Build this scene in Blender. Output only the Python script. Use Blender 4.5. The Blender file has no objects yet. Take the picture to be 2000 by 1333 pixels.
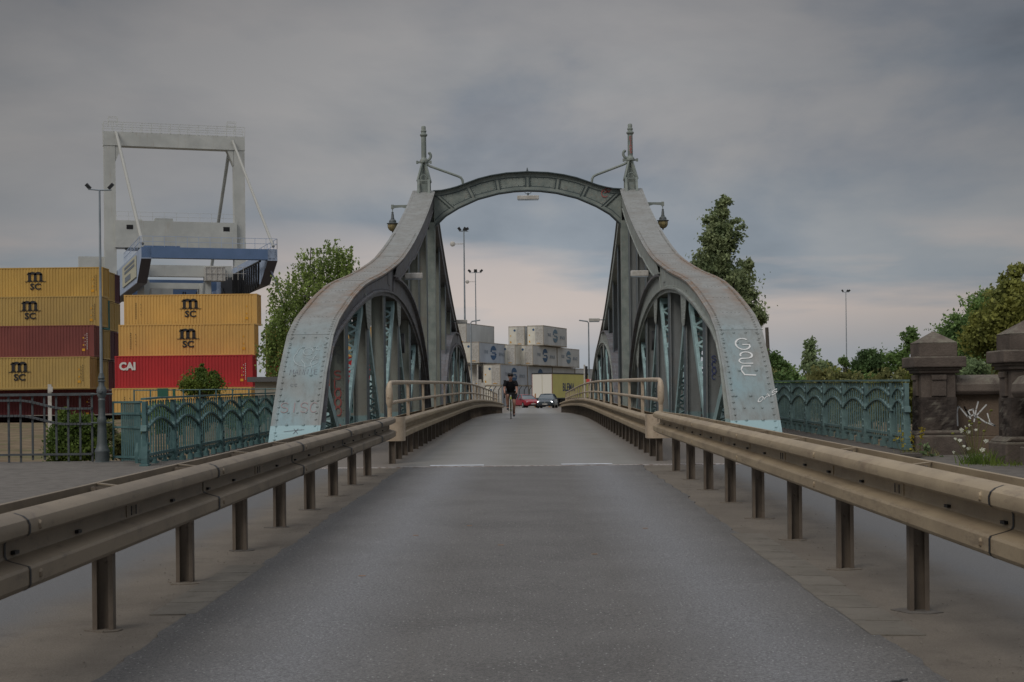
import bpy, bmesh, math, random
import numpy as np
from mathutils import Vector, Matrix
random.seed(7); np.random.seed(7)
R = math.radians
scene = bpy.context.scene
C = scene.collection

# ------------------------------------------------------------ camera
TH = 0.011; F = 3100.0; CZ = 1.28
cam_d = bpy.data.cameras.new('camera'); cam = bpy.data.objects.new('camera', cam_d); C.objects.link(cam)
cam_d.sensor_width = 36; cam_d.lens = 36 * F / 2000
cam_d.shift_x = -1.25 / 2000; cam_d.shift_y = 113.5 / 2000
cam_d.clip_end = 4000; cam_d.clip_start = 0.1
cam.matrix_world = Matrix.Translation((0, 0, CZ)) @ Matrix.Rotation(R(90), 4, 'X') @ Matrix.Rotation(-TH, 4, 'Z')
cam_d.dof.use_dof = True; cam_d.dof.focus_distance = 30; cam_d.dof.aperture_fstop = 18
scene.camera = cam

# ------------------------------------------------------------ sky and sun
SUN_EL, SUN_AZ = R(42), R(215)      # behind the camera to the left
w = bpy.data.worlds.new('World'); scene.world = w; w.use_nodes = True
nt = w.node_tree; N = nt.nodes; Lk = nt.links; N.clear()
def nd(t, **k):
    n = N.new(t)
    for a, b in k.items(): setattr(n, a, b)
    return n
out = nd('ShaderNodeOutputWorld'); bg = nd('ShaderNodeBackground'); bg.inputs[1].default_value = 0.1
sky = nd('ShaderNodeTexSky'); sky.sky_type = 'NISHITA'; sky.sun_disc = False
sky.sun_elevation = SUN_EL; sky.sun_rotation = SUN_AZ
tc = nd('ShaderNodeTexCoord'); sep = nd('ShaderNodeSeparateXYZ'); Lk.new(tc.outputs['Generated'], sep.inputs[0])
def m1(op, a, b=None, clamp=False):
    n = nd('ShaderNodeMath', operation=op, use_clamp=clamp)
    for i, v in enumerate((a, b)):
        if v is None: continue
        if isinstance(v, (int, float)): n.inputs[i].default_value = v
        else: Lk.new(v, n.inputs[i])
    return n.outputs[0]
# stretched cloud banks
mp = nd('ShaderNodeMapping'); mp.inputs['Scale'].default_value = (2.8, 2.8, 6.2); mp.inputs['Location'].default_value = (1.3, 0.4, 0.55)
Lk.new(tc.outputs['Generated'], mp.inputs[0])
n1 = nd('ShaderNodeTexNoise'); n1.inputs['Scale'].default_value = 1.35; n1.inputs['Detail'].default_value = 7; n1.inputs['Roughness'].default_value = .52
n1.inputs['Distortion'].default_value = .25
Lk.new(mp.outputs[0], n1.inputs['Vector'])
mp2 = nd('ShaderNodeMapping'); mp2.inputs['Scale'].default_value = (2.0, 2.0, 13.0); mp2.inputs['Location'].default_value = (5.1, 2.4, 1.9)
Lk.new(tc.outputs['Generated'], mp2.inputs[0])
n2 = nd('ShaderNodeTexNoise'); n2.inputs['Scale'].default_value = 1.7; n2.inputs['Detail'].default_value = 6; n2.inputs['Roughness'].default_value = .5
Lk.new(mp2.outputs[0], n2.inputs['Vector'])
def ramp(src, stops):
    r = nd('ShaderNodeValToRGB'); e = r.color_ramp.elements
    e[0].position, e[0].color = stops[0][0], (*stops[0][1], 1)
    e[1].position, e[1].color = stops[-1][0], (*stops[-1][1], 1)
    for p, c in stops[1:-1]:
        k = e.new(p); k.color = (*c, 1)
    Lk.new(src, r.inputs[0]); return r.outputs[0]
def mixc(f, a, b, bt='MIX'):
    n = nd('ShaderNodeMix', data_type='RGBA', blend_type=bt)
    for i, v in ((0, f), (6, a), (7, b)):
        if isinstance(v, (int, float)): n.inputs[i].default_value = v
        elif isinstance(v, tuple): n.inputs[i].default_value = (*v, 1)
        else: Lk.new(v, n.inputs[i])
    return n.outputs[2]
S = 10.0   # divided by the background strength
def c_(r, g, b): return (r * S, g * S, b * S)
cl = ramp(n1.outputs['Fac'], [(.37, c_(.112, .126, .146)), (.46, c_(.155, .169, .190)), (.54, c_(.212, .213, .218)), (.68, c_(.270, .262, .258))])
elev = sep.outputs[2]
# paler, faintly pink bands low over the horizon where the sheet of cloud thins
band = m1('MULTIPLY', ramp(n2.outputs['Fac'], [(.43, (0, 0, 0)), (.56, (1, 1, 1))]),
          ramp(elev, [(.0, (.1,)*3), (.028, (.25,)*3), (.055, (1.,)*3), (.082, (.85,)*3), (.115, (.1,)*3)]))
low = ramp(elev, [(0.0, (1, 1, 1)), (.05, (.85,)*3), (.15, (0, 0, 0))])
cl = mixc(m1('MULTIPLY', low, .6), cl, c_(.205, .243, .285))
cl = mixc(m1('MULTIPLY', band, .7), cl, c_(.40, .325, .285))
# the cloud sheet is thickest to the sides and thins ahead
side = ramp(m1('ABSOLUTE', m1('ADD', sep.outputs[0], -.02)), [(0.04, (1.12,)*3), (.34, (.70,)*3)])
cl = mixc(1.0, cl, side, 'MULTIPLY')
# overcast sky grows brighter towards the zenith
zen = ramp(elev, [(.0, (1.12,)*3), (.10, (1.05,)*3), (.25, (.74,)*3), (.4, (1.7,)*3), (1.0, (3.6,)*3)])
cl = mixc(1.0, cl, zen, 'MULTIPLY')
fin = mixc(.96, sky.outputs[0], cl)
Lk.new(fin, bg.inputs[0]); Lk.new(bg.outputs[0], out.inputs[0])

sun_d = bpy.data.lights.new('sun', 'SUN'); sun_d.energy = 0.9; sun_d.angle = R(25); sun_d.color = (1, .93, .85)
sun = bpy.data.objects.new('sun', sun_d); C.objects.link(sun)
sd = Vector((math.sin(SUN_AZ) * math.cos(SUN_EL), math.cos(SUN_AZ) * math.cos(SUN_EL), math.sin(SUN_EL)))
sun.rotation_euler = sd.to_track_quat('Z', 'Y').to_euler()
scene.view_settings.view_transform = 'Standard'; scene.view_settings.look = 'None'
scene.view_settings.exposure = 0.40; scene.view_settings.gamma = 1
scene.render.engine = 'CYCLES'; scene.cycles.max_bounces = 6

# ------------------------------------------------------------ helpers
def at(px, py, Y):
    "photo pixel (2000 wide) at distance Y -> world point"
    dx = px - 1000; dy = 666.5 - py
    x = dx + TH * dy; y = 666.5 - (dy - TH * dx)
    return Vector((x / F * Y, Y, CZ + (780 - y) / F * Y))
def lerp(tab, s):
    if s <= tab[0][0]: return tab[0][1]
    for (a, b), (c, d) in zip(tab, tab[1:]):
        if s <= c: return b + (d - b) * (s - a) / (c - a)
    return tab[-1][1]
ZT = [(-10, -.09), (24, .235), (26, .285), (33, .36), (40, .43), (50, .53), (58, .58), (66, .58), (80, .53), (97, .42), (112, .28), (130, .3), (167, .33), (400, .3)]
def zr(Y): return lerp(ZT, Y)
def xc(Y): return .0079 * Y if Y < 23 else max(.0079 * Y, -.16 + .0134 * Y) if Y < 30 else -.16 + .0134 * Y
class MB:
    def __init__(s): s.v = []; s.f = []; s.m = []; s.mi = 0
    def add(s, vs, fs):
        o = len(s.v); s.v += [tuple(p) for p in vs]; s.f += [tuple(i + o for i in f) for f in fs]; s.m += [s.mi] * len(fs)
    def box(s, a, b):
        x0, y0, z0 = a; x1, y1, z1 = b
        s.add([(x0,y0,z0),(x1,y0,z0),(x1,y1,z0),(x0,y1,z0),(x0,y0,z1),(x1,y0,z1),(x1,y1,z1),(x0,y1,z1)],
              [(0,3,2,1),(4,5,6,7),(0,1,5,4),(1,2,6,5),(2,3,7,6),(3,0,4,7)])
    def cbox(s, c, d): s.box([c[i] - d[i] / 2 for i in range(3)], [c[i] + d[i] / 2 for i in range(3)])
    def beam(s, p, q, w, h, up=(0, 0, 1)):
        "rectangular bar from p to q, w across, h along up"
        p = Vector(p); q = Vector(q); d = (q - p).normalized(); up = Vector(up)
        x = d.cross(up)
        if x.length < 1e-4: x = d.cross(Vector((1, 0, 0)))
        x.normalize(); y = x.cross(d).normalized()
        vs = []
        for c in (p, q):
            for i, j in ((-1, -1), (1, -1), (1, 1), (-1, 1)): vs.append(c + x * w / 2 * i + y * h / 2 * j)
        s.add(vs, [(0,1,2,3),(7,6,5,4),(0,4,5,1),(1,5,6,2),(2,6,7,3),(3,7,4,0)])
    def tube(s, pts, r, n=8, r2=None, caps=True):
        pts = [Vector(p) for p in pts]; vs = []; m = len(pts)
        ref = None
        for i, p in enumerate(pts):
            d = (pts[min(i + 1, m - 1)] - pts[max(i - 1, 0)]).normalized()
            if ref is None:
                ref = d.orthogonal().normalized()
            x = (ref - d * ref.dot(d)).normalized(); ref = x; y = d.cross(x)
            rr = r[i] if isinstance(r, (list, tuple)) else (r if r2 is None else r + (r2 - r) * i / (m - 1))
            for k in range(n):
                a = 2 * math.pi * k / n; vs.append(p + x * math.cos(a) * rr + y * math.sin(a) * rr)
        fs = [(i*n+k, i*n+(k+1)%n, (i+1)*n+(k+1)%n, (i+1)*n+k) for i in range(m-1) for k in range(n)]
        if caps: fs += [tuple(reversed(range(n))), tuple(range((m-1)*n, m*n))]
        s.add(vs, fs)
    def lathe(s, prof, c, n=16, sq=False):
        vs = []; c = Vector(c)
        for r, z in prof:
            for k in range(n):
                a = 2 * math.pi * (k + (.5 if sq else 0)) / n; vs.append(c + Vector((math.cos(a) * r, math.sin(a) * r, z)))
        m = len(prof)
        fs = [(i*n+k, i*n+(k+1)%n, (i+1)*n+(k+1)%n, (i+1)*n+k) for i in range(m-1) for k in range(n)]
        fs += [tuple(reversed(range(n))), tuple(range((m-1)*n, m*n))]
        s.add(vs, fs)
    def plate(s, poly, u0, u1, fn):
        "polygon of 2-D points extruded from u0 to u1; fn(u,a,b)->xyz"
        n = len(poly)
        vs = [fn(u0, a, b) for a, b in poly] + [fn(u1, a, b) for a, b in poly]
        s.add(vs, [tuple(range(n)), tuple(range(2*n-1, n-1, -1))] + [(i, i+n, (i+1)%n+n, (i+1)%n) for i in range(n)])
    def dome(s, c, nrm, r, h=None, n=6):
        c = Vector(c); z = Vector(nrm).normalized(); x = z.orthogonal().normalized(); y = z.cross(x); h = h or r * .6
        vs = []
        for rr, hh in ((r, 0), (r * .7, h * .75)):
            for k in range(n):
                a = 2 * math.pi * k / n; vs.append(c + x * math.cos(a) * rr + y * math.sin(a) * rr + z * hh)
        vs.append(c + z * h)
        s.add(vs, [(k, (k+1)%n, n+(k+1)%n, n+k) for k in range(n)] + [(n+k, n+(k+1)%n, 2*n) for k in range(n)])
    def sphere(s, c, r, n=12, m=8, sc=(1, 1, 1)):
        prof = [(max(1e-4, math.sin(math.pi * i / m)) , -math.cos(math.pi * i / m)) for i in range(m + 1)]
        o = len(s.v); s.lathe([(a * r, b * r) for a, b in prof], (0, 0, 0), n)
        for i in range(o, len(s.v)):
            v = s.v[i]; s.v[i] = (v[0]*sc[0]+c[0], v[1]*sc[1]+c[1], v[2]*sc[2]+c[2])
    def build(s, name, mats, parent=None, smooth=False, bevel=0, fix=True, sharp=38):
        me = bpy.data.meshes.new(name); me.from_pydata(s.v, [], s.f)
        if not isinstance(mats, (list, tuple)): mats = [mats]
        for m in mats: me.materials.append(m)
        if len(mats) > 1: me.polygons.foreach_set('material_index', s.m)
        if fix:
            bm = bmesh.new(); bm.from_mesh(me); bmesh.ops.recalc_face_normals(bm, faces=bm.faces); bm.to_mesh(me); bm.free()
        if smooth: me.polygons.foreach_set('use_smooth', [True] * len(me.polygons))
        me.update()
        o = bpy.data.objects.new(name, me); C.objects.link(o)
        if smooth: 
            try: me.set_sharp_from_angle(angle=R(sharp))
            except Exception: pass
        if bevel:
            b = o.modifiers.new('bevel', 'BEVEL'); b.width = bevel; b.segments = 2; b.limit_method = 'ANGLE'; b.angle_limit = R(35)
        if parent is not None:
            o.parent = parent; o.matrix_parent_inverse = parent.matrix_basis.inverted()
        return o
def tag(o, label=None, cat=None, group=None, kind=None):
    if label: o['label'] = label
    if cat: o['category'] = cat
    if group: o['group'] = group
    if kind: o['kind'] = kind
    return o
def thing(name, label, cat, loc=(0, 0, 0), group=None, rz=0):
    o = bpy.data.objects.new(name, None); C.objects.link(o); o.location = loc; o.rotation_euler = (0, 0, rz); o.empty_display_size = .2
    return tag(o, label, cat, group)
def local(mb, root):
    "move world-space mesh data into root's frame (pure bookkeeping)"
    return mb
def copy_tree(o, parent=None):
    c = o.copy(); C.objects.link(c)
    if parent is not None: c.parent = parent
    for ch in list(o.children): copy_tree(ch, c)
    return c

# ------------------------------------------------------------ materials
def mat(name, col, rough=.6, metal=0, var=None, scale=3.0, detail=6, lo=.4, hi=.62, bump=0, bscale=60, spec=.4, extra=None, stretch=(1, 1, 1), island=0, var2=None):
    m = bpy.data.materials.new(name); m.use_nodes = True; t = m.node_tree; b = t.nodes['Principled BSDF']
    b.inputs['Roughness'].default_value = rough; b.inputs['Metallic'].default_value = metal; b.inputs['Specular IOR Level'].default_value = spec
    b.inputs['Base Color'].default_value = (*col, 1)
    H = {}
    def node(ty, **k):
        n = t.nodes.new(ty)
        for a, c in k.items(): setattr(n, a, c)
        return n
    def mix(f, a, c, bt='MIX'):
        n = node('ShaderNodeMix', data_type='RGBA', blend_type=bt)
        for i, v in ((0, f), (6, a), (7, c)):
            if isinstance(v, (int, float)): n.inputs[i].default_value = v
            elif isinstance(v, tuple): n.inputs[i].default_value = (*v, 1)
            else: t.links.new(v, n.inputs[i])
        return n.outputs[2]
    def rmp(src, p0, p1, a=0., c=1.):
        n = node('ShaderNodeMapRange'); n.inputs[1].default_value = p0; n.inputs[2].default_value = p1; n.inputs[3].default_value = a; n.inputs[4].default_value = c
        t.links.new(src, n.inputs[0]); return n.outputs[0]
    tcn = node('ShaderNodeTexCoord').outputs['Object']
    def noise(sc, de=6, st=(1, 1, 1), ro=.6, off=(0, 0, 0)):
        mpn = node('ShaderNodeMapping'); mpn.inputs['Scale'].default_value = st; mpn.inputs['Location'].default_value = off; t.links.new(tcn, mpn.inputs[0])
        n = node('ShaderNodeTexNoise'); n.inputs['Scale'].default_value = sc; n.inputs['Detail'].default_value = de; n.inputs['Roughness'].default_value = ro
        t.links.new(mpn.outputs[0], n.inputs['Vector']); return n.outputs['Fac']
    c = col
    if var: c = mix(rmp(noise(scale, detail, stretch), lo, hi), col, var)
    if var2: c = mix(rmp(noise(scale * 2.7, 8, stretch, .7, (3, 7, 1)), .56, .70), c, var2)
    H.update(t=t, b=b, node=node, mix=mix, rmp=rmp, noise=noise, tc=tcn)
    if island:
        g = node('ShaderNodeNewGeometry'); r_ = rmp(g.outputs['Random Per Island'], 0, 1, 1 - island, 1 + island)
        hs = node('ShaderNodeHueSaturation'); t.links.new(r_, hs.inputs['Value'])
        if isinstance(c, tuple): hs.inputs['Color'].default_value = (*c, 1)
        else: t.links.new(c, hs.inputs['Color'])
        c = hs.outputs[0]
    if extra: c = extra(H, c)
    if not isinstance(c, tuple): t.links.new(c, b.inputs['Base Color'])
    if bump:
        bn = node('ShaderNodeBump'); bn.inputs['Strength'].default_value = bump; bn.inputs['Distance'].default_value = .02
        t.links.new(noise(bscale, 5), bn.inputs['Height']); t.links.new(bn.outputs[0], b.inputs['Normal'])
    return m
def sepz(H, i=2):
    s = H['node']('ShaderNodeSeparateXYZ'); H['t'].links.new(H['tc'], s.inputs[0]); return s.outputs[i]
def mth(H, op, a, b=0.):
    n = H['node']('ShaderNodeMath', operation=op)
    for i, v in enumerate((a, b)):
        if isinstance(v, (int, float)): n.inputs[i].default_value = v
        else: H['t'].links.new(v, n.inputs[i])
    return n.outputs[0]
def lowpaint(colr, z0=.98, rust=.55):
    "fresh pale teal coat on the lowest metre plus rust blooms"
    def f(H, c):
        z = mth(H, 'ADD', sepz(H), mth(H, 'MULTIPLY', H['noise'](1.2, 3), .12))
        c = H['mix'](mth(H, 'MULTIPLY', H['rmp'](H['noise'](2.3, 9, (1, 1, 1), .72, (9, 2, 4)), .56, .72), rust), c, (.20, .12, .07))
        return H['mix'](H['rmp'](z, z0, z0 + .03), colr, c)
    return f
M = {}
# pale chord plates: rust collects along the shoulder of the curve
def chord_extra(H, c):
    y = sepz(H, 1); z = sepz(H, 2)
    sh = mth(H, 'MULTIPLY', H['rmp'](z, 2.6, 3.3), H['rmp'](z, 6.2, 4.8))
    r = H['rmp'](H['noise'](2.3, 9, (1.5, 1, 1), .72), .38, .58)
    ux = mth(H, 'ABSOLUTE', mth(H, 'SUBTRACT', mth(H, 'ABSOLUTE', mth(H, 'SUBTRACT', sepz(H, 0), mth(H, 'ADD', mth(H, 'MULTIPLY', y, .0134), -.16))), 3.99))
    sh = mth(H, 'MULTIPLY', sh, mth(H, 'ADD', H['rmp'](ux, .12, .34), .22))
    c = H['mix'](mth(H, 'MULTIPLY', mth(H, 'MULTIPLY', r, sh), .75), c, (.215, .13, .075))
    blu = H['rmp'](H['noise'](.8, 3, (1.6, 1, .8), .5, (2, 2, 2)), .30, .75)
    c = H['mix'](mth(H, 'MULTIPLY', mth(H, 'MULTIPLY', mth(H, 'MULTIPLY', blu, 1.0), H['rmp'](ux, .46, .28)), H['rmp'](z, 3.0, 2.3)), c, (.225, .330, .36))
    c = H['mix'](mth(H, 'MULTIPLY', H['rmp'](H['noise'](6, 8, (1.4, .5, .35), .72), .46, .70), .6), c, (.15, .145, .13))
    zz = mth(H, 'ADD', z, mth(H, 'MULTIPLY', H['noise'](.7, 2), .05))
    return H['mix'](H['rmp'](zz, .88, .90), (.30, .43, .455), c)
M['chord'] = mat('chord_paint', (.265, .275, .265), .62, 0, (.225, .225, .21), 1.6, extra=chord_extra, bump=.15, bscale=25, spec=.3)
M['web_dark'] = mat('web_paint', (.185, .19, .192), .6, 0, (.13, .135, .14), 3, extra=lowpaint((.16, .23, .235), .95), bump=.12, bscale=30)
M['web_left'] = mat('web_paint_shaded', (.14, .145, .16), .6, 0, (.11, .10, .10), 3, extra=lowpaint((.16, .23, .235), .95, .35), bump=.12, bscale=30)  # darker copy: the shade on the left truss's inner side, put into the colour
M['web_right'] = mat('web_paint_green_lit', (.30, .33, .31), .6, 0, (.24, .26, .24), 3, extra=lowpaint((.22, .31, .315), .95), bump=.12, bscale=30)  # paler copy: the lit inner side of the right truss, put into the colour
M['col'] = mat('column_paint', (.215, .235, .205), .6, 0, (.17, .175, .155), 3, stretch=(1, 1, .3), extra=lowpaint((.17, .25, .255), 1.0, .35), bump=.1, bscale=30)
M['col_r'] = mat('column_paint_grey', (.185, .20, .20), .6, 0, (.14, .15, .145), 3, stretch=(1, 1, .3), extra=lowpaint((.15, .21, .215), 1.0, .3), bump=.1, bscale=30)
M['lattice'] = mat('lattice_paint', (.31, .45, .455), .55, 0, (.22, .32, .325), 4, bump=.08, bscale=40)
M['portal'] = mat('portal_paint', (.235, .265, .24), .6, 0, (.165, .195, .18), 3, bump=.1, bscale=30, var2=(.22, .20, .17))
M['seam'] = mat('seam_shadow_paint', (.055, .075, .078), .6)
M['col_shaded'] = mat('column_shaded_paint', (.10, .13, .15), .6, 0, (.08, .10, .11), 4)  # dark tone paints in the shade of the truss interior
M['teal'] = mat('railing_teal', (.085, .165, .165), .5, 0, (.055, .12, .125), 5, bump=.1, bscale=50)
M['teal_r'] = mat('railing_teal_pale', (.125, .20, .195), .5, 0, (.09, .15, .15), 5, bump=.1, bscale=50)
M['beige'] = mat('guardrail_beige', (.350, .278, .182), .55, 0, (.275, .215, .142), 2.4, spec=.25, stretch=(1, .5, 1), var2=(.235, .172, .115), bump=.10, bscale=30,
    extra=lambda H, c: H['mix'](mth(H, 'MULTIPLY', H['rmp'](H['noise'](9, 10, (1, .22, 1), .78), .54, .68), .6), c, (.11, .085, .065)))
M['beige_dk'] = mat('guardrail_post', (.14, .112, .085), .6, 0, (.10, .08, .062), 4, var2=(.10, .08, .06))
M['beige_deep'] = mat('guardrail_beige_deep', (.215, .172, .120), .6, 0, (.160, .128, .090), 2.4, stretch=(1, .5, 1), var2=(.12, .093, .072), bump=.06, bscale=40,
    extra=lambda H, c: H['mix'](mth(H, 'MULTIPLY', H['rmp'](H['noise'](14, 9, (1, .3, 1), .75), .58, .70), .6), c, (.08, .062, .048)))  # deeper beige with random dark streaks, for the left guardrail
M['pipe'] = mat('handrail_beige', (.44, .36, .265), .5, 0, (.36, .285, .205), 5, var2=(.22, .15, .10))
M['galv'] = mat('galvanised', (.30, .34, .37), .5, .3, (.20, .235, .26), 2)
M['dark'] = mat('dark_metal', (.03, .033, .036), .5)
M['black'] = mat('black', (.008, .008, .009), .55)
M['whitem'] = mat('white_enamel', (.5, .49, .46), .5, 0, (.38, .36, .32), 6)
M['spray_white'] = mat('spray_white', (.62, .63, .62), .8)
M['spray_faint'] = mat('spray_chalk', (.38, .44, .45), .8)
M['spray_red'] = mat('spray_red', (.34, .10, .09), .8)
M['spray_faintred'] = mat('spray_worn_red', (.30, .225, .225), .8)
M['spray_dark'] = mat('spray_dark', (.14, .15, .17), .8)
M['spray_blue'] = mat('spray_blue', (.045, .06, .16), .8)
M['spray_yellow'] = mat('spray_yellow', (.42, .44, .12), .8)
M['ironlamp'] = mat('cast_iron_grey', (.10, .115, .12), .5, 0, (.075, .09, .09), 8, bump=.2, bscale=30)
M['fencegrey'] = mat('fence_grey', (.075, .085, .09), .5, 0, (.055, .06, .065), 8)
M['glass_warm'] = mat('lantern_glass', (.34, .28, .13), .25, 0, (.22, .18, .09), 9)

# ------------------------------------------------------------ ground, roads
def road_extra(H, c):
    x = sepz(H, 0); y = sepz(H, 1)
    u = mth(H, 'SUBTRACT', x, mth(H, 'MULTIPLY', y, .0079))
    a = mth(H, 'ABSOLUTE', u)
    wob = mth(H, 'MULTIPLY', mth(H, 'SUBTRACT', H['noise'](.5, 3), .5), .35)
    d = mth(H, 'ABSOLUTE', mth(H, 'SUBTRACT', mth(H, 'ADD', a, wob), 1.12))
    tr = H['rmp'](d, .55, .05)            # polished wheel tracks
    c = H['mix'](mth(H, 'MULTIPLY', tr, .8), c, (.262, .268, .282))
    c = H['mix'](H['rmp'](mth(H, 'ADD', a, wob), 1.6, 1.95), c, (.115, .109, .102))
    sp = H['node']('ShaderNodeTexVoronoi'); sp.inputs['Scale'].default_value = 42; H['t'].links.new(H['tc'], sp.inputs['Vector'])
    sel = H['node']('ShaderNodeSeparateColor'); H['t'].links.new(sp.outputs['Color'], sel.inputs[0])
    k = mth(H, 'MULTIPLY', H['rmp'](sp.outputs['Distance'], .26, .15), H['rmp'](sel.outputs[0], .72, .80))
    c = H['mix'](mth(H, 'MULTIPLY', k, .85), c, (.62, .62, .60))
    c = H['mix'](mth(H, 'MULTIPLY', H['rmp'](H['noise'](32, 4, ro=.85), .42, .66), .35), c, (.26, .255, .245))
    g = H['noise'](70, 3, ro=.85)
    return H['mix'](mth(H, 'MULTIPLY', H['rmp'](g, .38, .62), .7), c, (.045, .045, .046))
M['asphalt'] = mat('asphalt', (.180, .171, .160), .72, 0, (.135, .127, .118), 1.1, extra=road_extra, bump=.6, bscale=70, spec=.3)
def deck_extra(H, c):
    u = mth(H, 'SUBTRACT', sepz(H, 0), mth(H, 'ADD', mth(H, 'MULTIPLY', sepz(H, 1), .0134), -.16))
    a = mth(H, 'ABSOLUTE', u)
    d = mth(H, 'ABSOLUTE', mth(H, 'SUBTRACT', a, .85))
    c = H['mix'](mth(H, 'MULTIPLY', H['rmp'](d, .6, .1), .6), c, (.25, .25, .25))
    return H['mix'](H['rmp'](a, 1.65, 2.1), c, (.16, .14, .12))
M['deck'] = mat('deck_asphalt', (.215, .210, .193), .8, 0, (.185, .18, .165), .8, extra=deck_extra, bump=.25, bscale=90)
def concrete(nm, a, b, s=1.4): return mat(nm, a, .9, 0, b, s, bump=.3, bscale=90, var2=tuple(v * .72 for v in b), spec=.2,
    extra=lambda H, c: H['mix'](mth(H, 'MULTIPLY', H['rmp'](H['noise'](110, 3, ro=.8), .45, .7), .35), c, tuple(v * .5 for v in a)))
M['shoulder'] = concrete('sandy_concrete', (.185, .160, .130), (.155, .134, .110))
M['cycle'] = concrete('cycle_asphalt', (.125, .122, .118), (.105, .102, .10), 2)
M['pave'] = mat('paving', (.155, .142, .126), .9, 0, (.115, .105, .094), 5.0, bump=.3, bscale=70, spec=.2,
    extra=lambda H, c: c)
M['gutter'] = concrete('gutter_slab', (.185, .168, .142), (.15, .136, .114), 3)
def soil_extra(H, c):
    g = H['rmp'](H['noise'](.35, 6, (1, 1, 1), .65, (4, 4, 4)), .50, .64)
    return H['mix'](mth(H, 'MULTIPLY', g, .8), c, (.10, .11, .045))
M['soil'] = mat('dry_grass_soil', (.20, .155, .10), .95, 0, (.13, .095, .062), 1.2, extra=soil_extra, bump=.8, bscale=6, spec=.1)
M['plank'] = mat('walkway_plank', (.13, .115, .10), .85, 0, (.085, .075, .065), 3, stretch=(.5, 6, 1), bump=.3, bscale=40)
M['line'] = mat('worn_line_paint', (.62, .66, .72), .6, 0, (.45, .47, .5), 6, lo=.45, hi=.6)
M['rusty_steel'] = mat('joint_steel', (.52, .50, .49), .5, .2, (.26, .20, .17), 12)

def sheet(name, ufn0, ufn1, Y0, Y1, dz, m, nu=4, step=1.0, z=zr, axis=xc):
    mb = MB(); ny = max(2, int((Y1 - Y0) / step) + 1)
    for j in range(ny):
        Y = Y0 + (Y1 - Y0) * j / (ny - 1); a = ufn0(Y) if callable(ufn0) else ufn0; b = ufn1(Y) if callable(ufn1) else ufn1
        for i in range(nu + 1):
            mb.v.append((axis(Y) + a + (b - a) * i / nu, Y, z(Y) + dz))
    for j in range(ny - 1):
        for i in range(nu):
            k = j * (nu + 1) + i; mb.f.append((k, k + 1, k + nu + 2, k + nu + 1)); mb.m.append(0)
    # skirt so that no edge floats
    W_ = nu + 1; border = [i for i in range(W_)] + [j * W_ + nu for j in range(1, ny)] + [(ny - 1) * W_ + i for i in range(nu - 1, -1, -1)] + [j * W_ for j in range(ny - 2, 0, -1)]
    o = len(mb.v); mb.v += [(mb.v[b][0], mb.v[b][1], mb.v[b][2] - .02) for b in border]; n = len(border)
    for k in range(n): mb.f.append((border[k], o + k, o + (k + 1) % n, border[(k + 1) % n])); mb.m.append(0)
    return mb.build(name, m, fix=False)
def wob(seed, amp, f=1.):
    rr = random.Random(seed); ph = [rr.uniform(0, 6.28) for _ in range(5)]
    return lambda Y: amp * sum(math.sin(Y * f * (1.1 + 1.3 * i) + ph[i]) / (1 + i) for i in range(5)) * .5
def gz(X, Y):
    u = X - xc(Y)
    def ss(a, b, x):
        t = min(1, max(0, (x - a) / (b - a))); return t * t * (3 - 2 * t)
    near = zr(Y) - .03
    far = -.28 + .12 * math.sin(X * .21 + Y * .13) * ss(30, 50, Y) * (1 - ss(70, 110, Y)) + .06 * math.sin(X * .9) * math.sin(Y * .7)
    if 28 < Y < 98 and abs(u) < 9: far = -1.1
    t = ss(26.6, 31, Y)
    z = near * (1 - t) + far * t
    if Y > 95:
        k = ss(96, 104, Y) * (1 - ss(9, 16, abs(u - .01 * (Y - 100)))) ; k = max(k, ss(118, 126, Y) * (1 - ss(22, 40, abs(X))))
        z = z * (1 - k) + (zr(Y) - .03) * k
    if Y < 26.6 and abs(u) > 12: z = near
    return z
mb = MB()
ys = [-12, -4] + list(np.arange(0, 26, 2)) + list(np.arange(26, 60, .8)) + list(np.arange(60, 132, 2.)) + [140, 150, 165, 180, 200, 230, 270, 330, 420, 600, 1000, 1600, 2600]
xs = [-2600, -1200, -600, -300, -160, -100, -70] + list(np.arange(-50, -20, 2.5)) + list(np.arange(-20, 24, .8)) + list(np.arange(24, 54, 2.5)) + [60, 80, 110, 160, 300, 600, 1200, 2600]
for y in ys:
    for x in xs: mb.v.append((x, y, gz(x, y)))
nx = len(xs)
for j in range(len(ys) - 1):
    for i in range(nx - 1): mb.f.append((j*nx+i, j*nx+i+1, (j+1)*nx+i+1, (j+1)*nx+i)); mb.m.append(0)
tag(mb.build('ground', M['soil'], fix=False, smooth=True), kind='structure')
wl0, wr0 = wob(3, .030, .9), wob(5, .035, .8); wl1, wr1 = wob(33, .022, 7.), wob(35, .025, 6.); wl = lambda Y: wl0(Y) + wl1(Y); wr = lambda Y: wr0(Y) + wr1(Y)
tag(sheet('road', lambda Y: -1.9 + wl(Y), lambda Y: 1.78 + wr(Y), -4, 24.35, .006, M['asphalt'], 4, .08), kind='structure')
wl2, wr2 = wob(8, .10, .6), wob(9, .1, .6)
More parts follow.
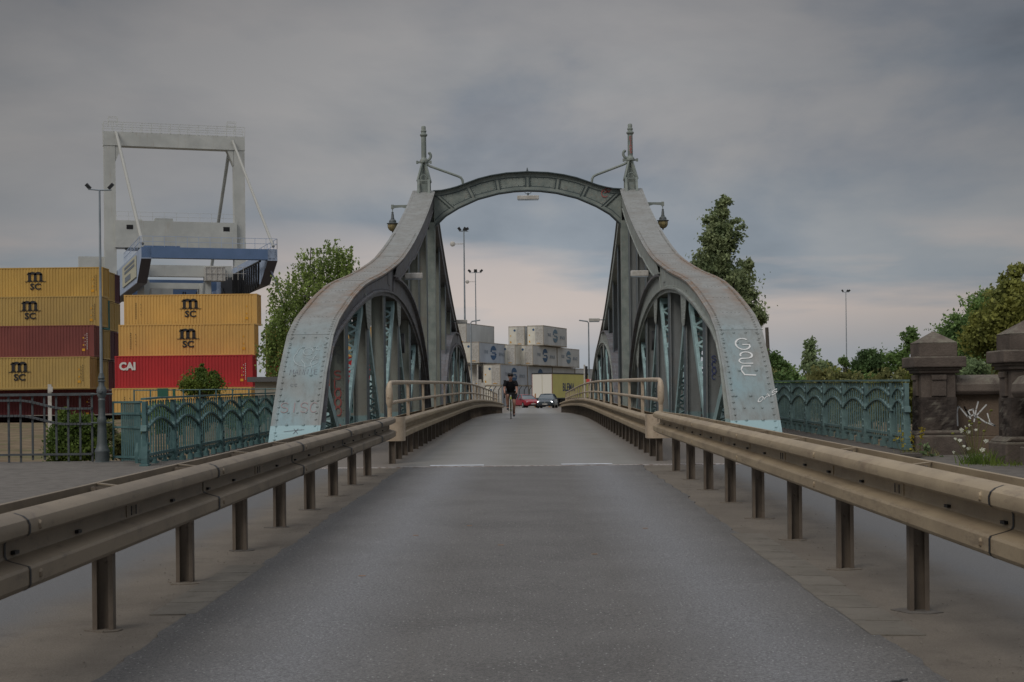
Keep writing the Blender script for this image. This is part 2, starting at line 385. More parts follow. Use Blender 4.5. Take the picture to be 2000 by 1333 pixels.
def verge_extra(H, c):
    u = mth(H, 'SUBTRACT', sepz(H, 0), mth(H, 'MULTIPLY', sepz(H, 1), .0079)); a = mth(H, 'ABSOLUTE', u)
    a = mth(H, 'ADD', a, mth(H, 'MULTIPLY', mth(H, 'SUBTRACT', H['noise'](1.3, 7, ro=.7), .5), .5))
    k = mth(H, 'MULTIPLY', H['rmp'](a, 2.55, 2.95), H['rmp'](a, 3.75, 3.5))
    c = H['mix'](k, c, (.150, .152, .155))
    c = H['mix'](mth(H, 'MULTIPLY', H['rmp'](a, 3.7, 3.95), .6), c, (.20, .175, .145))
    return H['mix'](mth(H, 'MULTIPLY', H['rmp'](H['noise'](90, 3, ro=.8), .42, .66), .45), c, (.07, .065, .058))
M['verge'] = mat('verge_surface', (.200, .174, .142), .9, 0, (.155, .134, .110), 1.2, extra=verge_extra, bump=.4, bscale=80, spec=.2, var2=(.13, .112, .092))
tag(sheet('shoulder', -4.7, 4.4, -4, 24.35, -.002, M['verge'], 14, .5), kind='structure')
tag(sheet('shoulder', -4.7, -2.95, 24.35, 26.3, -.002, M['verge'], 4, .5), kind='structure')
tag(sheet('shoulder', 2.95, 4.4, 24.35, 26.3, -.002, M['verge'], 4, .5), kind='structure')
M['pave_l'] = M['pave']
tag(sheet('pavement', -14, -4.65, -4, 27.0, .010, M['pave'], 8, 1), kind='structure')
tag(sheet('pavement', 4.35, 12, -4, 26.6, .010, M['pave'], 6, 1), kind='structure')
# gutter slabs beside the carriageway
mb = MB(); Y = 7.9; rr = random.Random(2)
while Y < 12.9:
    x0 = xc(Y) + 1.70 + rr.uniform(-.01, .01); mb.add([(x0, Y, zr(Y) + .0085), (x0 + .27, Y, zr(Y) + .003), (x0 + .27, Y + .47, zr(Y + .47) + .003), (x0, Y + .47, zr(Y + .47) + .0085), (x0, Y, zr(Y) - .02), (x0 + .3, Y, zr(Y) - .02)], [(0,1,2,3), (4,5,1,0)]); Y += .488
mb2 = MB(); Y = 8.9
while Y < 11.2:
    x0 = xc(Y) - 2.12; mb2.add([(x0, Y, zr(Y) + .004), (x0 + .26, Y, zr(Y) + .007), (x0 + .26, Y + .47, zr(Y + .47) + .007), (x0, Y + .47, zr(Y + .47) + .004), (x0, Y, zr(Y) - .02), (x0 + .26, Y, zr(Y) - .02)], [(0,1,2,3), (4,5,1,0)]); Y += .488
for m_, l_ in ((mb, 1), (mb2, 0)):
    m_.build('gutter', M['gutter'])['kind'] = 'structure'
# cracks and small asphalt patches at post feet
def crack(name, pts, wd, m, z=.011):
    mb = MB(); n = len(pts)
    for i, (x, y) in enumerate(pts):
        ww = wd * (.25 + math.sin(math.pi * (i + .3) / n)) * random.uniform(.6, 1.2)
        mb.v += [(x, y - ww, zr(y) + z), (x, y + ww, zr(y) + z)]
    for i in range(n - 1): mb.f.append((2*i, 2*i+2, 2*i+3, 2*i+1)); mb.m.append(0)
    o = mb.build(name, m, fix=False); o['kind'] = 'structure'; return o
for (x0, y0, x1, y1, wd) in ((1.52, 6.62, 1.66, 6.72, .012), (1.50, 6.28, 1.63, 6.40, .010), (1.52, 5.95, 1.66, 6.02, .006), (-1.95, 6.72, -1.55, 6.75, .010), (-1.30, 5.52, -1.24, 5.5, .006)):
    pts = [(x0 + (x1 - x0) * i / 9, y0 + (y1 - y0) * i / 9 + random.uniform(-.02, .02)) for i in range(10)]
    crack('road_crack', pts, wd, M['dark'])
# bridge deck, walkways and the road beyond
DK = sheet('bridge_deck', -3.55, 3.55, 24.45, 97.5, .004, M['deck'], 8, .8)
tag(sheet('road', lambda Y: -3.4 - max(0, Y - 112) * .3, lambda Y: 3.4 + max(0, Y - 112) * .35, 97.6, 136, .006, M['deck'], 6, 1), kind='structure')
tag(sheet('junction', -60, 60, 136, 205, .006, M['deck'], 6, 4), kind='structure')
mb = MB(); mb.cbox((xc(24.4), 24.40, zr(24.4) + .004), (7.2, .10, .016)); tag(mb.build('expansion_joint', M['rusty_steel']), kind='structure')
for a, b in ((840, 945), (1097, 1196)):
    pa, pb = at(a, 912, 24.6), at(b, 912, 24.6)
    mb = MB(); mb.box((pa.x, 24.56, zr(24.6) + .008), (pb.x, 24.78, zr(24.7) + .011)); tag(mb.build('stop_line', M['line']), kind='structure')
# loose grit that collects along the shoulders
mb = MB(); rg = random.Random(12)
for _ in range(1300):
    sg_ = rg.choice((-1, 1)); Y = 4 + 20 * rg.random() ** 1.6; u_ = sg_ * (1.75 + abs(rg.gauss(0, .55))); r_ = rg.uniform(.0025, .007); x_ = xc(Y) + u_; z_ = zr(Y) + .003
    mb.add([(x_ + r_, Y, z_), (x_, Y + r_ * 1.2, z_), (x_ - r_, Y, z_), (x_, Y - r_, z_), (x_, Y, z_ + r_)], [(0,1,4), (1,2,4), (2,3,4), (3,0,4)])
o = mb.build('grit', mat('grit', (.22, .20, .17), .9, 0, (.07, .06, .05), 30), fix=False); o['kind'] = 'stuff'; o['label'] = 'loose grit along the road shoulders'; o['category'] = 'grit'
# small orange survey marks on the asphalt
M['orange'] = mat('orange_mark', (.30, .17, .09), .8)
for px, py in ((917, 1027), (978, 1066), (1161, 1086), (707, 1124), (1260, 1036), (812, 1045)):
    Y = 1.22 * F / (py - 770); Y = (CZ - zr(Y)) * F / (py - 780); p = at(px, py, Y)
    mb = MB(); mb.cbox((p.x, p.y, zr(Y) + .009), (.045, .016, .003)); tag(mb.build('road_mark', M['orange']), kind='structure')

# ------------------------------------------------------------ guardrails (approach)
WP = [(.035,0),(.075,.004),(.090,.014),(.098,.028),(.098,.088),(.092,.100),(.020,.120),(.000,.128),(-.006,.142),(-.006,.192),(.0,.204),(.020,.212),(.086,.224),(.096,.234),(.098,.248),(.098,.270),(.090,.290),(.070,.306),(.034,.318),(.010,.320)]
WPR = [(.035,0),(.075,.004),(.090,.014),(.094,.028),(.094,.088),(.088,.100),(.020,.122),(.004,.130),(.0,.142),(.0,.190),(.004,.202),(.012,.21),(.012,.32),(.03,.321)]
def wbeam(mb, path, side, zs=1.0, th=.006, WP=WP):
    "path: list of (x,y,z of lower edge); side: +1 bulges towards +x"
    n = len(WP); vs = []
    m = len(path)
    for i, (x, y, z) in enumerate(path):
        a = Vector(path[max(0, i - 1)]); b = Vector(path[min(m - 1, i + 1)]); t = (b - a); t.z = 0; t.normalize()
        nn = Vector((t.y, -t.x, 0)) * side
        for off in (0, -th):
            for d, h in WP: vs.append((x + nn.x * (d + off), y + nn.y * (d + off), z + h * zs))
    fs = []
    for i in range(m - 1):
        for k in range(n - 1):
            o = i * 2 * n; p = o + 2 * n
            fs += [(o+k, o+k+1, p+k+1, p+k), (o+n+k, p+n+k, p+n+k+1, o+n+k+1)]
        o = i * 2 * n; p = o + 2 * n
        fs += [(o, p, p+n, o+n), (o+n-1, o+2*n-1, p+2*n-1, p+n-1)]
    mb.add(vs, fs)
def bolt(mb, x, y, z, side): mb.dome((x, y, z), (side, 0, 0), .024, .016)
def guardrail(sg, ub, label, zoff, y_first, m_beam, ush=0.):
    root = thing('guardrail', label, 'guardrail', (xc(12) + sg * ub, 12, zr(12)), 'double guardrails on the approach')
    Xf = lambda Y: xc(Y) + sg * (ub - .055 - ush)
    Xb = lambda Y: xc(Y) + sg * (ub + .13 - ush)
    z0 = lambda Y: zr(Y) + zoff
    seg = [(y, y + 4.0) for y in np.arange(y_first - 9.9, 23, 4.0)]
    for (a, b) in seg:
        if b < 1: continue
        b = min(b, 24.7)
        mb = MB(); n = 10
        wbeam(mb, [(Xf(a + (b - a) * i / n), a - .03 + (b - a + .03) * i / n, z0(a + (b - a) * i / n)) for i in range(n + 1)], -sg)
        for yy in (a + .10,):
            for hh in (.06, .26): bolt(mb, Xf(yy) - sg * .094, yy, z0(yy) + hh, -sg)
        mb.mi = 1
        if sg < 0 or a < 8: wbeam(mb, [(Xf(a - .034) - sg * .003, a - .031 - .00045 * a * a, z0(a) - .001), (Xf(a - .034) - sg * .003, a - .028, z0(a) - .001)], -sg)
        for yy in (a + .07, a + 1.0, a + 3.0): mb.box((Xf(yy) - .012, yy - .03, z0(yy) + .14), (Xf(yy) + .012, yy + .03, z0(yy) + .155))
        for yy in (a + 2.0, a + 2.1): mb.cbox((Xf(yy) - sg * .006, yy, z0(yy) + .165), (.004, .014, .05))
        mb.build('beam', [m_beam, M['black']], root, smooth=True, sharp=24)
        mb = MB()
        def Xbe(Y): return Xb(Y) - sg * (.17 * max(0, (Y - 22.2) / 2.5) ** 2 if Y > 22.2 else 0)
        wbeam(mb, [(Xbe(a + (b - a) * i / n), a + (b - a) * i / n, z0(a + (b - a) * i / n) - .008) for i in range(n + 1)], sg, WP=WPR)
        mb.build('rear_beam', m_beam, root, smooth=True, sharp=24)
    Y = y_first - 2 * round((y_first) / 2)
    while Y < 24.3:
        if Y > 7:
            x = xc(Y) + sg * ub; zb = zr(Y) - .06
            mb = MB(); zt = z0(Y) + .30
            mb.box((x - .05, Y + .024, zb), (x + .05, Y + .030, zt))          # web
            mb.box((x - .055, Y - .03, zb), (x - .047, Y + .03, zt)); mb.box((x + .047, Y - .03, zb), (x + .055, Y + .03, zt))
            mb.box((x - .047, Y - .03, zb), (x - .030, Y - .025, zt)); mb.box((x + .030, Y - .03, zb), (x + .047, Y - .025, zt))
            mb.dome((x + .004, Y + .024, zr(Y) + .36), (0, -1, 0), .010, .005)
            mb.build('post', M['beige_dk'], root)
            mb = MB()
            mb.beam((Xf(Y) - sg*.03, Y - .12, z0(Y) + .305), (Xb(Y), Y + .16, z0(Y) + .31), .03, .006)
            mb.beam((Xf(Y), Y + .05, z0(Y) + .17), (Xb(Y), Y + .05, z0(Y) + .17), .05, .10)
            mb.build('spacer', m_beam, root)
            mb = MB()
            for k in range(9):
                a = 6.28 * k / 9; r = random.uniform(.07, .13); yy = Y + r * math.sin(a); mb.v.append((x + r * 1.2 * math.cos(a), yy, zr(yy) + .004))
            for k in range(9): mb.v.append((mb.v[k][0], mb.v[k][1], mb.v[k][2] - .02)); mb.f.append((k, 9 + k, 9 + (k + 1) % 9, (k + 1) % 9)); mb.m.append(0)
            mb.f.append(tuple(range(9))); mb.m.append(0)
            o = mb.build('foot_patch', M['pave'] if random.random() < .4 else M['shoulder'], root, fix=False)
        Y += 2.0
    return root
guardrail(-1, 2.235, 'darker beige double guardrail on steel posts, left of the approach road', .455, 8.38, M['beige_deep'], .065)
guardrail(1, 2.155, 'paler sand coloured double guardrail on steel posts, right of the approach road', .50, 8.75, M['beige'], .015)

# ------------------------------------------------------------ bridge barriers with handrail
def barrier(sg, label):
    root = thing('bridge_barrier', label, 'barrier', (xc(60) + sg * 2.1, 60, zr(60)), 'crash barriers with handrails on the bridge')
    ub = 2.05
    Xf = lambda Y: xc(Y) + sg * (ub + (0 if Y > 26 else 0))
    mb = MB(); ysb = list(np.arange(25.48, 112, .9)) + [112]
    wbeam(mb, [(Xf(Y), Y, zr(Y) + .39) for Y in ysb], -sg)
    for Y in np.arange(29.3, 60, 4): mb.box((min(Xf(Y) - sg*.084, Xf(Y) - sg*.07), Y, zr(Y) + .60), (max(Xf(Y) - sg*.084, Xf(Y) - sg*.07), Y + .02, zr(Y) + .67))
    mb.build('beam', M['beige'], root, smooth=True, sharp=24)
    mb = MB(); wbeam(mb, [(Xf(Y) + sg * .16, Y, zr(Y) + .39) for Y in ysb], sg); mb.build('rear_beam', M['beige'], root, smooth=True)
    # end cap: rounded steel shoe round the near end of both beams
    mb = MB(); pr = [(math.cos(a) * .195, math.sin(a) * .12) for a in np.linspace(math.pi, 2 * math.pi, 13)]
    poly = [(Xf(25.3) + sg * .08 + a, 25.34 + b) for a, b in pr] + [(Xf(25.3) + sg * .08 + .195, 25.62), (Xf(25.3) + sg * .08 - .195, 25.62)]
    mb.plate(poly, zr(25.3) + .365, zr(25.3) + .745, lambda u, a, b: (a, b, u)); mb.build('end_shoe', M['pipe'], root, smooth=True)
    k = 0
    for Y in np.arange(25.32, 112, 1.333):
        x = xc(Y) + sg * (ub + .08); mb = MB(); z = zr(Y)
        mb.box((x - .045, Y - .004, z - .05), (x + .045, Y + .004, z + .68)); mb.box((x - .05, Y - .06, z - .05), (x - .043, Y + .06, z + .68)); mb.box((x + .043, Y - .06, z - .05), (x + .05, Y + .06, z + .68))
        mb.build('post', M['beige_dk'], root)
    ht = lambda Y: zr(Y) + 1.29 - .06 * max(0, min(1, (Y - 40) / 50)); hm = lambda Y: ht(Y) - .325
    U = lambda Y: xc(Y) + sg * (ub + .115 )
    def top(f, y0):
        return [(U(Y), Y, f(Y)) for Y in [y0] + list(np.arange(27, 99.5, 1.5)) + [99.4]]
    mb = MB(); tp = top(ht, 25.6)
    mb.tube([(U(25.35), 25.35, zr(25.3) + .70), (U(25.35), 25.33, hm(25.3) - .05), (U(25.35), 25.33, ht(25.3) - .16), (U(25.35), 25.36, ht(25.3) - .05), (U(25.4), 25.45, ht(25.3) - .005)] + tp + [(U(99.5), 99.6, ht(99) - .3), (U(99.5), 99.6, zr(99) + .6)], .037, 10)
    mb.build('handrail', M['pipe'], root, smooth=True)
    mb = MB(); mb.tube(top(hm, 25.34), .030, 10); mb.build('middle_rail', M['pipe'], root, smooth=True)
    mb = MB(); mb.tube([(U(25.3), 25.33, hm(25.3) - .06), (U(25.3), 25.31, hm(25.3) + .02), (U(25.3), 25.31, ht(25.3) - .1), (U(25.3), 25.36, ht(25.3) - .01)], [.036, .056, .056, .038], 10); mb.build('end_bend', M['pipe'], root, smooth=True)
    for Y in np.arange(29.32, 99, 4.0):
        mb = MB(); mb.box((U(Y) - .028, Y - .045, zr(Y) + .62), (U(Y) + .028, Y + .045, hm(Y) - .02)); mb.box((U(Y) - .024, Y - .03, hm(Y) + .02), (U(Y) + .024, Y + .03, ht(Y) - .03))
        mb.build('baluster', M['pipe'], root)
    return root
barrier(-1, 'beige crash barrier topped with two round handrails on the bridge, left of the roadway')
barrier(1, 'beige crash barrier topped with two round handrails on the bridge, right of the roadway')

# ------------------------------------------------------------ the swing bridge
SP = 61.2
bridge = thing('swing_bridge', 'old grey green riveted steel swing bridge with curved trusses and an arched portal', 'bridge', (xc(SP), SP, zr(SP)))
DK.parent = bridge; DK.matrix_parent_inverse = bridge.matrix_basis.inverted()
CT = [(27.05,.25),(27.4,.72),(28.5,1.80),(29.55,2.52),(30.45,2.85),(31.2,3.04),(31.95,3.21),(33,3.45),(34,3.64),(35.2,3.86),(36.5,4.04),(38,4.23),(39.5,4.42),(41,4.63),(42.5,4.85),(44.4,5.14),(46.3,5.47),(48.3,5.89),(50.4,6.36),(52.6,6.89),(54.8,7.46),(57,8.06),(59,8.66),(60.4,9.1),(61.2,9.36)]
def ct(s): return lerp(CT, s)
def P(sg, far=False):
    "bridge frame: u outward from the axis, s along, z up"
    if far: return lambda u, s, z: (xc(2*SP - s) + sg * u, 2*SP - s, z - (.10 if s < 57 else .10 * max(0, (61.2 - s) / 4.2)))
    return lambda u, s, z: (xc(s) + sg * u, s, z)
def strip(mb, path, u0, u1, t, fn):
    "plate following path in (s,z) from u0 to u1, t thick below the path"
    n = len(path); vs = []
    for i, (s, z) in enumerate(path):
        a = path[max(0, i-1)]; b = path[min(n-1, i+1)]; d = Vector((b[0]-a[0], b[1]-a[1])).normalized(); nx_, nz = -d.y, d.x
        for u, k in ((u0, 0), (u1, 0), (u1, t), (u0, t)): vs.append(fn(u, s - nx_ * k, z - nz * k))
    fs = [(0,1,2,3), (n*4-1, n*4-2, n*4-3, n*4-4)]
    for i in range(n-1):
        for k in range(4): fs.append((i*4+k, (i+1)*4+k, (i+1)*4+(k+1)%4, i*4+(k+1)%4))
    mb.add(vs, fs)
def resample(path, step):
    out = []; 
    acc = 0; out.append(path[0])
    for a, b in zip(path, path[1:]):
        d = math.dist(a, b); t = step - acc
        while t <= d:
            out.append((a[0]+(b[0]-a[0])*t/d, a[1]+(b[1]-a[1])*t/d)); t += step
        acc = (acc + d) % step
    return out
def normal_at(path, i):
    a = path[max(0, i-1)]; b = path[min(len(path)-1, i+1)]; d = Vector((b[0]-a[0], b[1]-a[1])).normalized(); return Vector((-d.y, d.x))
U0, U1 = 3.60, 4.38
INTR = [(27.75,.3),(28.15,1.05),(28.75,1.85),(29.3,2.25),(30.3,2.58),(31.9,2.90),(33.3,3.20),(35.5,3.56),(37.5,3.82),(39.4,3.98),(41.2,4.08),(43,4.12),(44.8,4.08),(46.2,4.0),(47.5,3.88),(49,3.70),(50.4,3.46),(51.8,3.14),(53,2.76),(54.1,2.28),(55,1.72),(55.6,1.15),(55.9,.3)]
EXTR = [(43.3,4.64),(44.6,4.66),(46,4.64),(47.5,4.56),(49,4.40),(50.3,4.20),(51.8,3.88),(53.2,3.46),(54.4,2.96),(55.4,2.35),(56.2,1.65),(56.65,1.0),(56.8,.3)]
CB = [(s, ct(s) - .50 * (1 + .2 * (s > 50))) for s in np.arange(43.3, 60.9, .9)]      # lower lip of the upper chord
def offset(path, k):
    return [(p[0] - normal_at(path, i)[0] * k, p[1] - normal_at(path, i)[1] * k) for i, p in enumerate(path)]
COL_S = [27.9 + 4.155 * k for k in range(1, 8)]
def truss(sg, far):
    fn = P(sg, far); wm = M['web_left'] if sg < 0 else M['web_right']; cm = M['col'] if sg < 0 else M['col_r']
    near = not far
    # top plates with butt joints
    cuts = [0, 3, 10, 16, 24]
    mb = MB()
    for a, b in zip(cuts, cuts[1:]):
        seg = CT[a:b+1]; seg = [seg[0]] + seg[1:]
        if a: seg[0] = (seg[0][0] + .015, seg[0][1] + .008)
        strip(mb, seg, U0 - .045, U1 + .045, .035, fn)
    # edge angles that stand proud
    strip(mb, [(s, z) for s, z in CT], U0 + .0, U0 + .05, -.006, fn); strip(mb, CT, U1 - .05, U1, -.006, fn)
    def rv(s, z, nrm, u, r):
        r *= 1.15
        p = fn(u, s, z); q = fn(u, s + nrm[0], z + nrm[1]); mb.dome(p, Vector(q) - Vector(p), r, r * .75, 6)
    lim = 61 if near else 35
    for step, us, r in ((.155, (U0 + .05, U1 - .05), .023),):
        pts = resample(CT, step)
        for i, (s, z) in enumerate(pts):
            if s > (52 if near else 40): break
            nn = normal_at(pts, i)
            for u in us: rv(s + nn[0]*.006, z + nn[1]*.006, nn, u, r)
    if near:
        pts = resample(CT, .05)
        ln = [0]
        for a, b in zip(pts, pts[1:]): ln.append(ln[-1] + math.dist(a, b))
        def along(d):
            i = min(range(len(ln)), key=lambda k: abs(ln[k] - d)); return pts[i], normal_at(pts, i)
        # scattered rivets and bolts of the foot plate
        for d, fr, r in ((.55,(.12,.9),.02),(.8,(.33,.7),.03),(1.12,(.3,.5,.7),.022),(1.42,(.2,.52,.86),.03),(2.05,(.3,.68),.03),(2.95,(.08,.33,.6,.92),.024),(3.05,(.1,.92),.024),(3.32,(.1,.36,.64,.9),.026),(3.5,(.36,.64),.024)):
            (s, z), nn = along(d)
            for f in fr: rv(s, z, nn, U0 + (U1 - U0) * (1 - f if sg > 0 else f), r)
        for d in np.arange(4.6, 20, 1.7):
            (s, z), nn = along(d)
            for f in (.3, .4, .5, .6, .7): rv(s, z, nn, U0 + (U1 - U0) * f, .014)
    top = mb.build('top_chord', M['chord'], bridge)
    # side webs: spandrel plate joining chord and arch, then the deep chord web, then the arch web
    for (a, b, nm) in ((U0 + .012, U0 + .03, 1), (U1 - .03, U1 - .012, 0)):
        mb = MB()
        i10 = [p for p in offset(CT, .03) if p[0] <= 43.4]; low = [p for p in INTR if p[0] <= 43.1]
        # quads between resampled curves
        def bridge_curves(A, B, n=40):
            def rs(Pth):
                L = [0]
                for p, q in zip(Pth, Pth[1:]): L.append(L[-1] + math.dist(p, q))
                res = []
                for k in range(n + 1):
                    d = L[-1] * k / n; j = max(0, min(len(Pth) - 2, sum(1 for l in L[1:-1] if l <= d)))
                    t = (d - L[j]) / max(1e-6, L[j+1] - L[j]); res.append((Pth[j][0] + (Pth[j+1][0]-Pth[j][0])*t, Pth[j][1] + (Pth[j+1][1]-Pth[j][1])*t))
                return res
            A = rs(A); B = rs(B); vs = []
            for p, q in zip(A, B):
                for u in (a, b): vs += [fn(u, *p), fn(u, *q)]
            fs = []
            for i in range(n):
                o = i*4; r = o+4
                fs += [(o, o+1, r+1, r), (o+2, r+2, r+3, o+3), (o, r, r+2, o+2), (o+1, o+3, r+3, r+1)]
            fs += [(0,2,3,1), (n*4, n*4+1, n*4+3, n*4+2)]
            mb.add(vs, fs)
        bridge_curves(i10, low)
        bridge_curves([p for p in offset(CT, .03) if p[0] >= 43.3], CB + [(60.9, ct(60.9) - .6)])
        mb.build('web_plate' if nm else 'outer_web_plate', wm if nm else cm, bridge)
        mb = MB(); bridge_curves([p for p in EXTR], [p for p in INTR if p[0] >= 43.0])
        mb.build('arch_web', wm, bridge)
    # flanges
    mb = MB(); strip(mb, list(reversed(INTR)), U0 - .075, U1 + .03, .045, fn)
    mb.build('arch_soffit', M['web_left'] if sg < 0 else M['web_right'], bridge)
    mb = MB(); strip(mb, EXTR, U0 - .10, U1 + .05, .06, fn)
    mb.build('arch_flange', M['web_left'], bridge)
    mb = MB(); strip(mb, [(43.0, 4.66), (43.4, 4.70)] + [(s, z) for s, z in CB if s > 43.6], U0 - .02, U1 + .02, .03, fn)
    mb.build('chord_lip', wm, bridge)
    # raised angle along intrados and rivets on the inner web
    mb = MB()
    ia = [p for p in INTR if p[1] > 1.8 and p[0] < 56]
    strip(mb, offset(list(reversed(ia)), -0.0), U0 - .012, U0 + .012, -.09, fn)
    ip = resample([(s, z + .05) for s, z in ia], .16)
    for i, (s, z) in enumerate(ip):
        if near or i % 2 == 0:
            nn = normal_at(ip, i); mb.dome(fn(U0 - .012, s + nn[0]*.02, z + nn[1]*.02), (-sg, 0, 0), .016, .012, 5)
    op = resample(offset(CT, .10), .17)
    if near:
        for s, z in op:
            if 28 < s < 50: mb.dome(fn(U0 + .012, s, z), (-sg, 0, 0), .016, .012, 5)
        mb.plate([(41.3,4.3),(41.8,4.3),(41.8,4.62),(41.3,4.6)], U0 - .004, U0 + .012, fn)
        mb.plate([(42.6,4.2),(42.7,4.2),(42.7,4.85),(42.6,4.82)], U0 - .006, U0 + .012, fn)
    mb.build('edge_angle', wm, bridge)
    # verticals
    for k, s in enumerate(COL_S):
        zb = zr(2*SP - s if far else s) - .05 + (.10 if far else 0)
        zt = (lerp([(a, b) for a, b in INTR], s) + .10) if s < 43 else ct(s) - .30
        mb = MB(); a, b = U0 + .05, U1 - .05
        def bx(u0, u1, s0, s1, z0, z1): mb.plate([(s0, z0), (s1, z0), (s1, z1), (s0, z1)], u0, u1, fn)
        for (c0, c1) in ((a, a + .30),):                     # plate faces the road user
            bx(c0 + .012, c1 - .012, s - .006, s + .006, zb, zt)
            bx(c0, c0 + .014, s - .10, s + .10, zb, zt); bx(c1 - .014, c1, s - .10, s + .10, zb, zt)
            bx(c0 + .014, c0 + .075, s - .018, s - .008, zb, zt); bx(c1 - .075, c1 - .014, s - .018, s - .008, zb, zt)
        zz = zb + .6
        while zz < zt - .2: bx(a + .29, b - .2, s - .02, s + .02, zz, zz + .06); zz += 1.7
        if near or k > 4:
            z = zb + .2
            while z < zt - .1:
                yd = -1 if near else -1
                ss_ = s - .018 if near else s + .018
                for u in (a + .045, a + .255): mb.dome(fn(u, ss_, z), (0, -1, 0), .014, .010, 5)
                z += .20 if s < 45 else .26
        col = mb.build('column', cm, bridge)
        mb = MB(); bx(a - .004, a + .016, s + .101, s + .62, zb, zt); bx(b - .16, b - .01, s - .05, s + .05, zb, zt); mb.build('column_flange', M['col_shaded'], bridge)  # deep flange and outer leg coloured dark to read as unlit
        if sg < 0 and near and k == 0: GL['col'] = (fn, s - .013, col)
        if sg > 0 and near and k == 0: GL['colr'] = (fn, s - .013, col)
    # lattice diagonals
    dz = zr(30)
    nodes = [(28.9, 1.95, 31.6, .35, 0)]
    tops = {0: None}
    cs = [27.9] + COL_S
    diag = [(28.75, 1.9, 31.7, .45), (32.35, .45, 35.75, 3.42), (36.5, 3.5, 39.9, .48), (40.7, .5, 43.9, 3.95), (44.8, 3.9, 48.2, .55), (48.9, .55, 51.7, 3.0), (52.9, 2.55, 54.6, .6)]
    for (s0, z0, s1, z1) in diag:
        up = z1 > z0
        mb = MB(); a, b = U0 + .07, U1 - .07
        d = Vector((s1 - s0, z1 - z0)); L = d.length; d /= L; n_ = Vector((-d.y, d.x))
        def q(t, w_, u): 
            return fn(u, s0 + d.x * t + n_.x * w_, z0 + d.y * t + n_.y * w_)
        def bar(u0, t0, u1, t1, wd, w_, th=.012):
            # flat bar in the plane facing the camera
            A = Vector((u0, t0)); B = Vector((u1, t1)); e = (B - A).normalized(); m_ = Vector((-e.y, e.x)) * wd / 2
            vs = []
            for ww in (w_ - th / 2, w_ + th / 2):
                for p in (A + m_, A - m_, B - m_, B + m_): vs.append(q(p.y, ww, p.x))
            mb.add(vs, [(0,1,2,3),(7,6,5,4),(0,4,5,1),(1,5,6,2),(2,6,7,3),(3,7,4,0)])
        for (x0, x1) in ((a, a + .075), (b - .235, b - .16)):
            for ww in (-.11, .11):
                bar((x0 + x1) / 2, 0, (x0 + x1) / 2, L, x1 - x0, ww)
        for x in (a, b - .172):
            mb.add([q(0, -.11, x), q(0, .11, x), q(L, .11, x), q(L, -.11, x), q(0, -.11, x + .012), q(0, .11, x + .012), q(L, .11, x + .012), q(L, -.11, x + .012)],
                   [(0,1,2,3),(7,6,5,4),(0,4,5,1),(1,5,6,2),(2,6,7,3),(3,7,4,0)])
        step = .33; t = .22
        k = 0
        while t + step < L - .1:
            x0, x1 = (a + .035, b - .2) if k % 2 == 0 else (b - .2, a + .035)
            for ww in (-.120, .120): bar(x0, t, x1, t + step, .062, ww, .010)
            mb.dome(q(t, -.126, x0), (0, -1, 0), .018, .012, 5)
            t += step; k += 1
        for t in ((L - .14,) if up else (.14,)):
            for ww in (-.123, .123): bar(a, t, b, t, .22, ww)
        mb.build('lattice_diagonal', M['lattice'], bridge)
    # riveted gusset plates hanging below the arch at the upper panel points
    for s in (36.15, 44.4, 52.2):
        z = lerp(INTR, s); mb = MB()
        mb.plate([(s - .55, z + .05), (s + .75, z + .03), (s + .62, z - .62), (s + .2, z - .75), (s - .1, z - .72), (s - .35, z - .4)], U0 - .006, U0 + .010, fn)
        if near:
            for i in range(4):
                for j in range(7): mb.dome(fn(U0 - .006, s - .25 + i * .22, z - .05 - j * .09), (-sg, 0, 0), .016, .012, 5)
        mb.build('gusset', M['whitem'] if False else M['web_right'], bridge)
    # dark tanks and bracing between the two planes
    for s, z in ((47.9, 3.0), (51.5, 2.35)):
        mb = MB(); mb.tube([fn(U0 + .12, s, z), fn(U1 - .12, s, z)], .30, 16); mb.build('roller', M['dark'], bridge, smooth=True)
    mb = MB()
    for s, z in ((46.3, 3.4), (50.2, 2.6), (53.8, 1.6)):
        mb.plate([(s, zr(s)), (s + .02, zr(s)), (s + .02, z), (s, z)], U0 + .12, U1 - .12, fn)
    mb.build('diaphragm', M['dark'], bridge)
    # bottom chord
    mb = MB()
    for s0, s1 in ((27.2, 60.8),):
        pts = [(s, zr(2*SP - s if far else s) + .16 + (.1 if far else 0)) for s in np.arange(s0, s1, 1.5)]
        strip(mb, pts, U0 + .04, U0 + .06, .5, fn); strip(mb, pts, U1 - .06, U1 - .04, .5, fn)
    mb.build('bottom_chord', M['col_r'], bridge)
GL = {}
for sg in (-1, 1):
    for far in (False, True): truss(sg, far)

